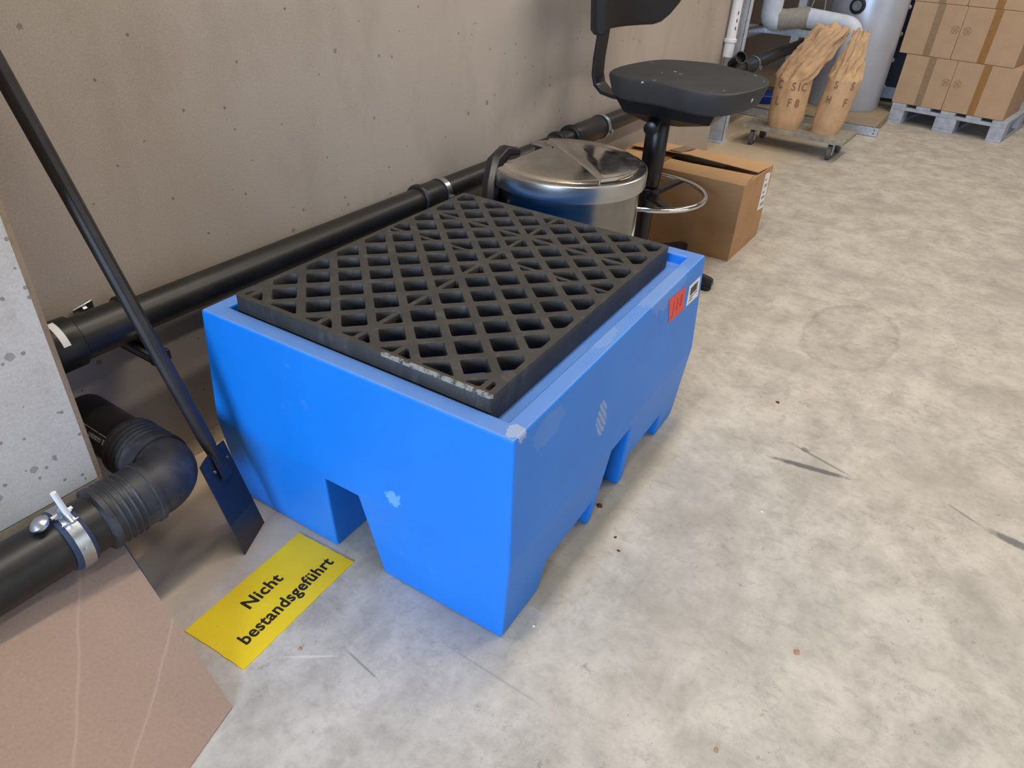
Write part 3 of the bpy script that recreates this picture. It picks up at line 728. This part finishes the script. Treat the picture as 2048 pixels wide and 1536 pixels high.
tube(bm, [Vector((x+.03, y, z-.052)) for x, y, z in hp], [.018, .025, .028, .029, .029, .028, .025, .020], 8); build('lid_hinge', bm, MAT['blackplastic'], bn, bev=.003, seg=2)
bm = bmesh.new(); turned(bm, (-.235, .118, .475), (-1, -.4, .2), [(0, .006), (.008, .005)], 14); build('hinge_screw', bm, MAT['chrome'], bn, smooth=True)
bm = bmesh.new(); pts_ = []
a0, a1 = radians(-92), radians(-52)
loops = []
for k in range(13):
    a = a0+(a1-a0)*k/12; ztop = .37+.12*((k/12)**1.6)
    loops.append([Vector((r*cos(a), r*sin(a), z)) for r, z in ((.2345, .16), (.2355, .16), (.2355, ztop), (.2345, ztop))])
loft(bm, loops); build('bin_sticker', bm, MAT['sticker'], bn)

# ------------------------------------------------------------------ work stool
KX, KY = 1.92, -.435
st = thing('work_stool', 'black swivel work stool with backrest and chrome foot ring behind the steel bin', 'stool', (KX, KY, 0))
O = Vector((KX, KY, 0))
# seat
sz = .778
so = [(1.711, -.356), (1.745, -.300), (1.800, -.262), (1.92, -.246), (2.08, -.262), (2.18, -.290), (2.225, -.340), (2.232, -.45), (2.215, -.569), (2.18, -.69), (2.10, -.763), (1.97, -.785), (1.837, -.770), (1.731, -.745), (1.684, -.695), (1.676, -.62), (1.690, -.50)]
def smoothloop(p, it=2):
    for _ in range(it):
        q = []
        for i in range(len(p)):
            a, b_ = Vector(p[i]), Vector(p[(i+1) % len(p)]); q += [a*.75+b_*.25, a*.25+b_*.75]
        p = q
    return p
sl = smoothloop([Vector(p) for p in so]); cen = sum(sl, Vector((0, 0)))/len(sl)
def seatl(f, z): return [Vector((cen.x+(p.x-cen.x)*f, cen.y+(p.y-cen.y)*f, z-.010*abs(math.sin((p.y-cen.y)*5))*f*f))-O for p in sl]
bm = bmesh.new(); loft(bm, [seatl(.60, sz-.085), seatl(.88, sz-.080), seatl(.93, sz-.072), seatl(1.0, sz-.012), seatl(.995, sz-.004), seatl(.975, sz), seatl(.85, sz-.003), seatl(.55, sz-.010), seatl(.2, sz-.014)])
build('seat', bm, MAT['pu'], st, smooth=True, ang=32)
# backrest: curved pad
def bk(s_): # s in -1..1
    return Vector((1.985+.322*s_+.026*s_*s_, -.165-.11*s_*s_, 0))
bm = bmesh.new(); loops = []
NS = 20
for k in range(NS+1):
    s_ = -1+2*k/NS; p = bk(s_); d_ = (bk(s_+.01)-bk(s_-.01)).normalized(); nf = Vector((d_.y, -d_.x, 0)); nf = nf if nf.y < 0 else -nf
    ed = max(0, abs(s_)-.70)/.30; zb = .884+(.075 if s_ > 0 else .01)*ed**2; zt = 1.19-.05*ed**2; th_ = .026-.010*ed**2
    wide = 1+.10*0
    lp = []
    for a, z in ((-1, zb+.012), (-.6, zb), (.6, zb), (1, zb+.012), (1, (zb+zt)/2), (1, zt-.012), (.6, zt), (-.6, zt), (-1, zt-.012), (-1, (zb+zt)/2)):
        lean = (z-.88)*.10; sp_ = 1+(z-.885)*.55*(1 if abs(s_) > .0 else 0)
        q = Vector((1.985+(p.x-1.985)*sp_, p.y, 0))+nf*a*th_
        lp.append(Vector((q.x, q.y+lean*.4, z))-O)
    loops.append(lp)
loft(bm, loops); build('backrest', bm, MAT['pu_dark'], st, smooth=True, ang=60, bev=.003)
bm = bmesh.new()
ribbon(bm, [Vector(p)-O for p in ((1.95, -.42, .668), (1.95, -.30, .660), (1.95, -.235, .660), (1.952, -.185, .668), (1.955, -.155, .690), (1.957, -.142, .725), (1.960, -.140, .78), (1.965, -.143, .85), (1.97, -.146, .93), (1.97, -.146, 1.06))], (1, 0, 0), .080, .014)
build('back_bracket', bm, MAT['blackplastic'], st, bev=.002)
bm = bmesh.new()
loft(bm, [[Vector(p)-O for p in ((1.88, -.40, .600), (1.99, -.40, .600), (2.02, -.52, .600), (1.90, -.52, .600))], [Vector(p)-O for p in ((1.80, -.34, .640), (2.05, -.34, .640), (2.12, -.64, .640), (1.82, -.66, .640))], [Vector(p)-O for p in ((1.78, -.30, .70), (2.08, -.30, .70), (2.14, -.69, .70), (1.79, -.69, .70))]])
build('seat_plate', bm, MAT['blackplastic'], st, bev=.003)
bm = bmesh.new(); turned(bm, Vector((1.845, -.44, .622))-O, (-1, 0, 0), [(0, .006), (.004, .006)], 12); build('plate_screw', bm, MAT['zinc'], st)
bm = bmesh.new(); tube(bm, [Vector(p)-O for p in ((1.99, -.43, .640), (1.90, -.44, .620), (1.79, -.46, .606))], .021, 20); turned(bm, Vector((1.805, -.458, .608))-O, (-1, -.18, -.11), [(0, .024), (.028, .025), (.031, .021)], 24)
build('tilt_lever', bm, MAT['blackplastic'], st, smooth=True, ang=50)
bm = bmesh.new(); turned(bm, (0, 0, .06), (0, 0, 1), [(0, .030), (.31, .030)], 28); turned(bm, (0, 0, .355), (0, 0, 1), [(0, .031), (.01, .038), (.10, .043), (.24, .043), (.25, .036)], 28)
build('column', bm, MAT['blackplastic'], st, smooth=True, ang=50)
RZ, RR, RC = .332, .228, Vector((.018, .012, 0))
bm = bmesh.new(); tube(bm, [RC+Vector((RR*cos(2*pi*k/64), RR*sin(2*pi*k/64), RZ)) for k in range(64)], .0105, 14, closed=True); build('foot_ring', bm, MAT['chrome'], st, smooth=True)
bm = bmesh.new(); turned(bm, (0, 0, RZ-.025), (0, 0, 1), [(0, .045), (.045, .045), (.05, .04)], 24)
for a in (-14, 106, 226):
    v_ = Vector((cos(radians(a)), sin(radians(a)), 0)); loft(bm, [[v_*.03+Vector((-v_.y, v_.x, 0))*s1+Vector((0, 0, RZ+s2)) for s1, s2 in ((-.02, -.014), (.02, -.014), (.02, .004), (-.02, .004))], [RC+v_*(RR-.006)+Vector((-v_.y, v_.x, 0))*s1+Vector((0, 0, RZ+s2)) for s1, s2 in ((-.012, -.007), (.012, -.007), (.012, .004), (-.012, .004))]])
build('ring_hub', bm, MAT['blackplastic'], st, smooth=True)
for k in range(5):
    a = radians(-88+72*k); v_ = Vector((cos(a), sin(a), 0)); w_ = Vector((-v_.y, v_.x, 0))
    bm = bmesh.new(); prof = [(.02, .022, .055, .105), (.12, .021, .045, .085), (.24, .019, .028, .064), (.312, .018, .018, .052), (.325, .014, .020, .045)]
    loft(bm, [[v_*d_+w_*s1+Vector((0, 0, z)) for s1, z in ((-w, z0), (w, z0), (w, z1-.010), (w*.6, z1), (-w*.6, z1), (-w, z1-.010))] for d_, w, z0, z1 in prof])
    lg = build('leg', bm, MAT['blackplastic'], st, smooth=True, ang=50)
    bm = bmesh.new(); turned(bm, v_*.300, (0, 0, 1), [(0, .021), (.006, .024), (.016, .022), (.022, .012)], 20); build('glide', bm, MAT['rubber'], lg, smooth=True)

# ------------------------------------------------------------------ open carton beside the stool
cb = thing('open_carton', 'open brown cardboard box on the floor beside the stool legs', 'carton', (2.26, -.716, 0), radians(-.5))
CL, CW, CH = .402, .615, .335
bm = bmesh.new(); th_ = .004
bx(bm, (0, 0, 0), (CL, th_, CH)); bx(bm, (0, CW-th_, 0), (CL, CW, CH)); bx(bm, (0, th_, 0), (th_, CW-th_, CH)); bx(bm, (CL-th_, th_, 0), (CL, CW-th_, CH)); bx(bm, (th_, th_, 0), (CL-th_, CW-th_, .006))
build('carton_body', bm, MAT['box_card'], cb, bev=.0012)
def flap(name, p, m=MAT['box_top'], t_=.004, lb=None):
    bm = bmesh.new(); P_ = [Vector(q) for q in p]; n_ = (P_[1]-P_[0]).cross(P_[2]-P_[0]).normalized(); n_ = n_ if n_.z > 0 else -n_
    loft(bm, [[q-n_*t_ for q in P_], P_]); return build(name, bm, m, cb, bev=.001)
flap('flap', [(0, 0, CH), (0, CW, CH), (.166, CW, CH+.001), (.172, .30, CH-.004), (.185, .02, CH-.002)])
flap('flap', [(CL, 0, CH), (CL, CW, CH), (.196, CW, CH+.012), (.205, .33, CH+.022), (.215, .012, CH+.006)])
flap('flap', [(.006, CW-.004, CH-.006), (CL-.006, CW-.004, CH-.006), (CL-.006, CW-.20, CH-.010), (.006, CW-.20, CH-.010)])
flap('flap', [(.006, .004, CH-.007), (CL-.006, .004, CH-.007), (CL-.006, .20, CH-.035), (.006, .20, CH-.035)])
bm = bmesh.new(); bx(bm, (-.0008, .40, .02), (0, .46, CH)); bx(bm, (0, .40, CH), (.166, .46, CH+.0016)); build('tape_strip', bm, MAT['tape'], cb)
bm = bmesh.new()
loft(bm, [[(.206, .37, CH+.0235), (.206, .43, CH+.0225), (.206, .43, CH+.023), (.206, .37, CH+.024)], [(CL, .37, CH+.0008), (CL, .43, CH+.0008), (CL, .43, CH+.0014), (CL, .37, CH+.0014)]]); build('tape_strip', bm, MAT['tape_pale'], cb)
quadl = [( .292, -.0006, .150), (.385, -.0006, .135), (.378, -.0006, .312), (.330, -.0006, .322)]
k = quad('shipping_label', [(.300, -.0006, .148), (.392, -.0006, .140), (.376, -.0006, .308), (.296, -.0006, .318)], MAT['sticker'], cb)
bm = bmesh.new()
for z, x0, x1, hh in ((.285, .31, .335, .010), (.255, .32, .36, .016), (.225, .318, .350, .010), (.20, .32, .365, .014), (.168, .325, .375, .018)):
    bx(bm, (x0, -.0014, z-hh/2), (x1, -.0009, z+hh/2))
build('label_print', bm, MAT['greyprint'], k)

# ------------------------------------------------------------------ dolly with two paper sacks
dl = thing('furniture_dolly', 'dusty low wheeled dolly board under the two kraft paper sacks', 'dolly', (4.43, -.43, 0), radians(-2))
bm = bmesh.new(); bx(bm, (-.17, -.33, .105), (.18, .33, .130)); build('deck', bm, MAT['dolly'], dl, bev=.002)
for sx_, sy_ in ((-1, 1), (-1, -1), (1, 1), (1, -1)):
    c = Vector((.12*sx_, .255*sy_, 0))
    bm = bmesh.new(); bx(bm, c+Vector((-.035, -.03, .100)), c+Vector((.035, .03, .105)))
    loft(bm, [[c+Vector(p) for p in ((-.02, -.018, .10), (.02, -.018, .10), (.008, -.018, .03), (-.012, -.018, .03))], [c+Vector(p) for p in ((-.02, -.015, .10), (.02, -.015, .10), (.008, -.015, .03), (-.012, -.015, .03))]])
    loft(bm, [[c+Vector(p) for p in ((-.02, .015, .10), (.02, .015, .10), (.008, .015, .03), (-.012, .015, .03))], [c+Vector(p) for p in ((-.02, .018, .10), (.02, .018, .10), (.008, .018, .03), (-.012, .018, .03))]])
    k = build('caster', bm, MAT['caster'], dl)
    bm = bmesh.new(); turned(bm, c+Vector((-.010, -.014, .046)), (0, 1, 0), [(0, .015), (0, .041), (.003, .046), (.025, .046), (.028, .041), (.028, .015)], 24); build('wheel', bm, MAT['wheel'], k, smooth=True, ang=40)
def sack(loc, r, hb, lean, top, label, seed, letters, twist=0):
    s_ = thing('paper_sack', label, 'sack', loc, 0, None)
    bm = bmesh.new(); loops = []; n = 64
    H = top[2]
    for k in range(51):
        f = k/50; z = H*f
        if z < hb: g = z/hb; rr = r*(.90+.10*min(1, g*5)) ; fl = 1; cx, cy = lean[0]*z, lean[1]*z
        else:
            g = (z-hb)/(H-hb); rr = r*(1+(top[3]-1)*(g**.7)); fl = 1-(1-top[4])*(g**.5)
            cx, cy = lean[0]*hb+(top[0]-lean[0]*hb)*g, lean[1]*hb+(top[1]-lean[1]*hb)*g
        lp = []
        for q in range(n):
            a = 2*pi*q/n; wr = 0.0
            cr_ = (.26 if z > hb else .045)
            wr = noise.noise(Vector((cos(a)*2.4+seed, sin(a)*2.4, z*(7 if z > hb else 4))))*cr_*rr
            if z > hb*.93: wr += (.5-abs(noise.noise(Vector((cos(a)*3.2+seed, sin(a)*3.2+z*6, z*9)))*2.2))*.26*rr*min(1, (z-hb*.93)/.05)
            else: wr += noise.noise(Vector((cos(a)*7+seed, sin(a)*7, z*9)))*.03*rr
            x, y = (rr+wr)*cos(a), (rr+wr)*sin(a)
            x *= fl
            zz = z if k < 50 else z+.03*noise.noise(Vector((a*2, seed, 0)))
            lp.append(Vector((cx+x, cy+y, zz)))
        loops.append(lp)
    # folded in mouth
    last = loops[-1]; c_ = sum(last, Vector())/n
    loops.append([c_+(p-c_)*.55-Vector((0, 0, .03)) for p in last])
    loft(bm, loops); build('sack_paper', bm, MAT['kraft'], s_, smooth=True, ang=50)
    for tx, az, z, sz_ in letters:
        a = radians(az)
        nrm_ = Vector((cos(a), sin(a), 0)); xd_ = Vector((-sin(a), cos(a), 0)); yd_ = Vector((lean[0], lean[1], 1)).normalized()
        c = Vector((lean[0]*z, lean[1]*z, z))+nrm_*(r*1.035)
        text('stencil_letter', tx, sz_, basis(c, xd_, yd_), MAT['stencil'], s_, bold=.001, ext=.0004, xs=.8)
    return s_
MAT['stencil'] = plain('faded_stencil_ink', (134, 104, 80), .85)
def lets(rows):
    out = []
    for txt, az0, step, z, sz_ in rows:
        for i, ch in enumerate(txt): out.append((ch, az0+i*step, z, sz_))
    return out
sack((4.40, -.335, .130), .112, .30, (.03, .02), (.07, -.135, .61, .86, .62), 'wrinkled kraft paper sack on the dolly, the left one, top folded towards the pipe', 1.3,
     lets([('SIC', 196, 17, .262, .07), ('F8', 194, 24, .165, .07), ('C', 152, 18, .265, .07), ('L', 152, 18, .165, .07)]))
sack((4.44, -.590, .130), .096, .33, (.02, -.10), (.02, -.05, .60, .46, .8), 'narrower kraft paper sack on the dolly beside the silver tank, twisted shut', 6.1,
     lets([('S', 168, 18, .30, .06), ('S', 226, 22, .30, .07), ('H', 160, 22, .21, .06), ('F', 222, 22, .20, .07)]))

# ------------------------------------------------------------------ pipes, posts and tank in the far corner
o = thing('white_downpipe', 'thin white plastic pipe coming down the wall into the black pipe', 'pipe', (3.86, -.035, 0))
bm = bmesh.new(); turned(bm, (0, 0, .575), (0, 0, 1), [(0, .030), (.075, .030), (.08, .037), (.095, .037), (.10, .0285), (2.9, .0285)], 28); build('pipe_run', bm, MAT['white_pvc'], o, smooth=True, ang=40)
for z in (.72, .76, .80, .88, .96):
    bm = bmesh.new(); bx(bm, (-.004, -.0290, z), (.002, -.0284, z+.018), Matrix.Rotation(radians(-40), 4, 'Z')); build('printed_mark', bm, MAT['ink'], o)
o = thing('steel_rack', 'galvanised angle-steel rack frame beside the wall end, under the insulated pipe', 'rack', (4.21, .043, 0))
def angle(bm, a, b, w=.055, t_=.005):
    bx(bm, (a[0], a[1], a[2]), (a[0]+t_, a[1]+w, b[2])); bx(bm, (a[0], a[1]+w-t_, a[2]), (a[0]+w, a[1]+w, b[2]))
bm = bmesh.new(); bx(bm, (.0, -.045, 0), (.006, .045, 2.4)); bx(bm, (.0, -.048, 0), (.06, -.042, 2.4)); build('post', bm, MAT['steel_post'], o)
bm = bmesh.new(); bx(bm, (-.05, -.055, 0), (.07, .05, .008)); build('foot_plate', bm, MAT['steel_post'], o)
bm = bmesh.new(); bx(bm, (1.65, .0, 0), (1.71, .06, 2.4)); build('post', bm, MAT['steel_post'], o)
bm = bmesh.new(); bx(bm, (.78, -.30, .600), (.84, .60, .645)); bx(bm, (0, .045, .600), (.84, .10, .645)); build('crossbar', bm, MAT['zinc'], o)
o = thing('insulated_pipe', 'fat white and grey insulated pipe with bends in front of the silver tank', 'pipe', (4.9, 0, 0))
def bendpath(pts, r, k=6):
    pts = [Vector(p) for p in pts]; out = [pts[0]]
    for i in range(1, len(pts)-1):
        a, b_, c = pts[i-1], pts[i], pts[i+1]; p = b_+(a-b_).normalized()*r; q = b_+(c-b_).normalized()*r
        for j in range(k+1): s_ = j/k; out.append((1-s_)**2*p+2*s_*(1-s_)*b_+s_*s_*q)
    out.append(pts[-1]); return out
IP = dict(a=(0, .045, 2.6), b=(0, .045, .685), c=(.10, -.16, .715), d=(0.05, -.515, .70), e=(0, -.50, .22))
bm = bmesh.new(); tube(bm, bendpath([IP['a'], IP['b'], (.05, -.04, .70)], .06), .068, 28); build('white_sleeve', bm, MAT['white_sleeve'], o, smooth=True, ang=60)
bm = bmesh.new(); tube(bm, [(.02, 0, .695), (.10, -.19, .725)], .066, 28); build('grey_sleeve', bm, MAT['grey_sleeve'], o, smooth=True)
bm = bmesh.new(); tube(bm, bendpath([(.095, -.18, .723), (.05, -.515, .70), (.03, -.49, .10)], .075), .062, 28); build('white_sleeve', bm, MAT['white_sleeve'], o, smooth=True, ang=60)
bm = bmesh.new(); tube(bm, [(.09, -.165, .72), (.096, -.182, .724)], .0685, 28); build('sleeve_band', bm, MAT['grey_sleeve'], o)
bm = bmesh.new(); tube(bm, [(.1, -.19, .79), (.1, -.32, 1.4)], .004, 8); tube(bm, [(.1, -.28, .78), (.1, -.20, 1.4)], .004, 8); build('hanger_wire', bm, MAT['zinc'], o)

TX, TY, TR = 5.80, -.428, .268
o = thing('buffer_tank', 'tall silver cylindrical buffer tank with black pipe sockets', 'tank', (TX, TY, 0))
bm = bmesh.new(); turned(bm, (0, 0, .071), (0, 0, 1), [(0, TR-.004), (.01, TR), (2.0, TR), (2.03, TR-.03), (2.06, TR-.10)], 80); build('tank_body', bm, MAT['tank'], o, smooth=True, ang=50)
for k, (az, z) in enumerate(((172, .785), (172, .63), (172, .42), (172, .20), (172, .97), (172, 1.2))):
    a = radians(az); d_ = Vector((cos(a), sin(a), 0))
    bm = bmesh.new(); turned(bm, d_*(TR-.01)+Vector((0, 0, z)), d_, [(0, .055), (.016, .055), (.020, .049), (.020, .036), (.010, .034)], 28); k_ = build('socket_ring', bm, MAT['rubber'], o, smooth=True, ang=40)
    bm = bmesh.new(); turned(bm, d_*(TR-.005)+Vector((0, 0, z)), d_, [(0, .033), (.022, .033), (.022, .024), (.012, .022)], 20); build('socket_plug', bm, MAT['zinc_dull'], k_, smooth=True, ang=40)
bm = bmesh.new(); bx(bm, (5.19, -.80, 0), (6.10, .25, .070)); o = build('plinth_slab', bm, MAT['pier_edge'], bev=.003); tag(o, 'low brownish concrete plinth under the silver tank', 'slab')
bm = bmesh.new()
for a, b_ in (((5.165, -.825, 0), (5.170, .20, .066)), ((5.165, -.825, 0), (5.19, .20, .004)), ((5.165, -.825, .062), (5.19, .20, .066)), ((5.165, -.829, 0), (5.19, -.825, .066))): bx(bm, a, b_)
o = thing('mounting_rail', 'shiny galvanised steel channel along the front of the tank plinth behind the dolly', 'rail', (0, 0, 0)); build('channel', bm, MAT['zinc'], o, bev=.001)
for z in (.022, .044):
    bm = bmesh.new(); turned(bm, (5.1645, -.80, z), (-1, 0, 0), [(0, .005), (.001, .005)], 10); build('rail_hole', bm, MAT['rubber'], o)
bm = bmesh.new(); pr = [(0, .0), (.10, 0), (.13, .02), (.15, .14), (.16, .15), (.155, .16), (.145, .15)]
turned(bm, (0, 0, 0), (0, 0, 1), [(0, .10), (.02, .12), (.12, .14), (.13, .15), (.135, .145)], 32); o = build('blue_tub', bm, MAT['bluecloth'], smooth=True); o.location = (5.42, .12, 0); tag(o, 'small blue tub on the floor, half hidden behind the dolly', 'tub')
# dark cabinet with white knobs between tank and cartons
o = thing('dark_cabinet', 'dark navy cabinet with white knobs between silver tank and carton stack', 'cabinet', (6.75, -.72, 0))
bm = bmesh.new(); bx(bm, (-.10, -.10, .12), (.45, .42, 2.2)); build('cabinet_body', bm, MAT['navy'], o, bev=.004)
bm = bmesh.new(); bx(bm, (-.12, -.12, .03), (.45, .44, .12)); build('base_frame', bm, MAT['steel_post'], o)
for z in (.118, .332, .534, .736, .94, 1.14):
    bm = bmesh.new(); turned(bm, (-.10, .118, z), (-1, 0, 0), [(0, .012), (.02, .014), (.03, .018), (.038, .012)], 16); build('knob', bm, MAT['white_pvc'], o, smooth=True)

# ------------------------------------------------------------------ pallet with cartons
pd = Vector((-.1563, -.9877, 0)); dd = Vector((.9877, -.1563, 0))
PO = Vector((5.790, -.796, 0)); rz = math.atan2(dd.y, dd.x)     # local x = depth, local y = -along front
pl = thing('shipping_pallet', 'pale grey wooden pallet carrying the stack of brown cartons', 'pallet', PO, rz)
for y0, y1 in ((0, .10), (.33, .475), (.70, .80)):
    for x0 in (0, .53, 1.05):
        bm = bmesh.new(); bx(bm, (x0, -y1, .022), (x0+.145, -y0, .100)); build('block', bm, MAT['pallet'], pl, bev=.003)
    bm = bmesh.new(); bx(bm, (0, -y1, 0), (1.2, -y0, .022)); build('bottom_board', bm, MAT['pallet'], pl, bev=.002)
for x0 in (0, .53, 1.05):
    bm = bmesh.new(); bx(bm, (x0, -.80, .100), (x0+.145, 0, .122)); build('stringer_board', bm, MAT['pallet'], pl, bev=.002)
for k in range(5):
    bm = bmesh.new(); y = .70*k/4; bx(bm, (0, -y-.10, .122), (1.2, -y, .144)); build('deck_board', bm, MAT['pallet'], pl, bev=.002)
def carton(y0, w, z, h_, label, tape_y, dy=0, dep=.56, warm='tape'):
    R3 = Matrix.Rotation(rz, 3, 'Z'); loc = PO+R3 @ Vector((.012+dy, -y0, z))
    c = thing('shipping_carton', label, 'carton', loc, rz+random.uniform(-.006, .006), 'brown cartons stacked on the pallet')
    bm = bmesh.new(); bx(bm, (0, -w, 0), (dep, 0, h_)); k = build('carton_body', bm, MAT['stack_card'], c, bev=.003)
    bm = bmesh.new(); bx(bm, (-.0012, -tape_y-.025, .002), (0, -tape_y+.025, h_-.002)); build('tape_strip', bm, MAT[warm], c)
    return c
def stamp(c, y, z, s_):
    bm = bmesh.new(); cen_ = Vector((-.0012, -y, z))
    for k in range(20):
        if k % 5 == 4: continue
        a0_, a1_ = 2*pi*k/20, 2*pi*(k+1)/20
        loft(bm, [[cen_+Vector((dx, rr*cos(a), rr*sin(a))) for rr, a in ((s_, a0_), (s_*.84, a0_), (s_*.84, a1_), (s_, a1_))] for dx in (0, .0004)])
    for k in range(3):
        bx(bm, cen_+Vector((0, -s_*.5, -s_*.4+k*s_*.32)), cen_+Vector((.0004, s_*.5, -s_*.4+k*s_*.32+s_*.12)))
    build('stamp', bm, MAT['stencil'], c)
CHH = .342
for lvl, nm in ((0, 'bottom'), (1, 'middle'), (2, 'top')):
    z = .145+lvl*(CHH+.002)
    c = carton(-.015-.05*min(lvl, 1)-.01*lvl, .357, z, CHH, f'{nm} brown carton in the left column of the pallet stack, next the silver tank', .19-.0*lvl, warm='tape_pale')
    stamp(c, .325, .19, .026)
    c = carton(.344-.05*min(lvl, 1)-.01*lvl, .415, z, CHH, f'{nm} brown carton in the right column of the pallet stack', .20, 0, warm='tape')
    stamp(c, .045, .19, .026)
del pd

# ------------------------------------------------------------------ crumbs on the floor
random.seed(11)
def crumb(x, y, s_, m, label, grp):
    bm = bmesh.new(); n = 7; lp = [(s_*random.uniform(.55, 1.1)*cos(2*pi*k/n), s_*random.uniform(.4, .9)*sin(2*pi*k/n)) for k in range(n)]
    loft(bm, [[(p[0], p[1], 0) for p in lp], [(p[0]*.9, p[1]*.9, s_*.35) for p in lp], [(p[0]*.4, p[1]*.4, s_*.55) for p in lp]])
    o = build('floor_crumb', bm, m); o.location = (x, y, 0); o.rotation_euler = (0, 0, random.uniform(0, 6)); tag(o, label, 'crumb', grp)
for (x, y, s_, m, lab, g) in (
    (.558, -.973, .010, 'debris', 'largest dark brown crumb, right at the foot of the spill pallet side', None),
    (.484, -1.053, .006, 'debris', 'small dark brown crumb a hand width out from the spill pallet side', None),
    (.450, -1.079, .005, 'debris', 'smallest reddish crumb out on the floor beside the spill pallet', None),
    (.160, -1.028, .004, 'debris_white', 'tiny white crumb on the floor by the near corner of the spill pallet', None),
    (1.296, -1.209, .008, 'debris', 'lone brown crumb in the open floor between pallet and ring stain', None),
    (.417, -1.497, .008, 'debris_tan', 'flat tan flake in the middle of the open floor, lower right', None),
    (.127, -1.431, .007, 'debris_tan', 'orange-brown flake on the open floor at the bottom edge of the photo', None),
    (.782, -1.315, .004, 'debris_white', 'tiny white crumb on the floor beyond the tan flake', None),
    (-.152, -.681, .006, 'debris_tan', 'pale tan crumb on the floor beside the long edge of the yellow sign', None)):
    crumb(x, y, s_, MAT[m], lab, g)
bpy.context.view_layer.update()
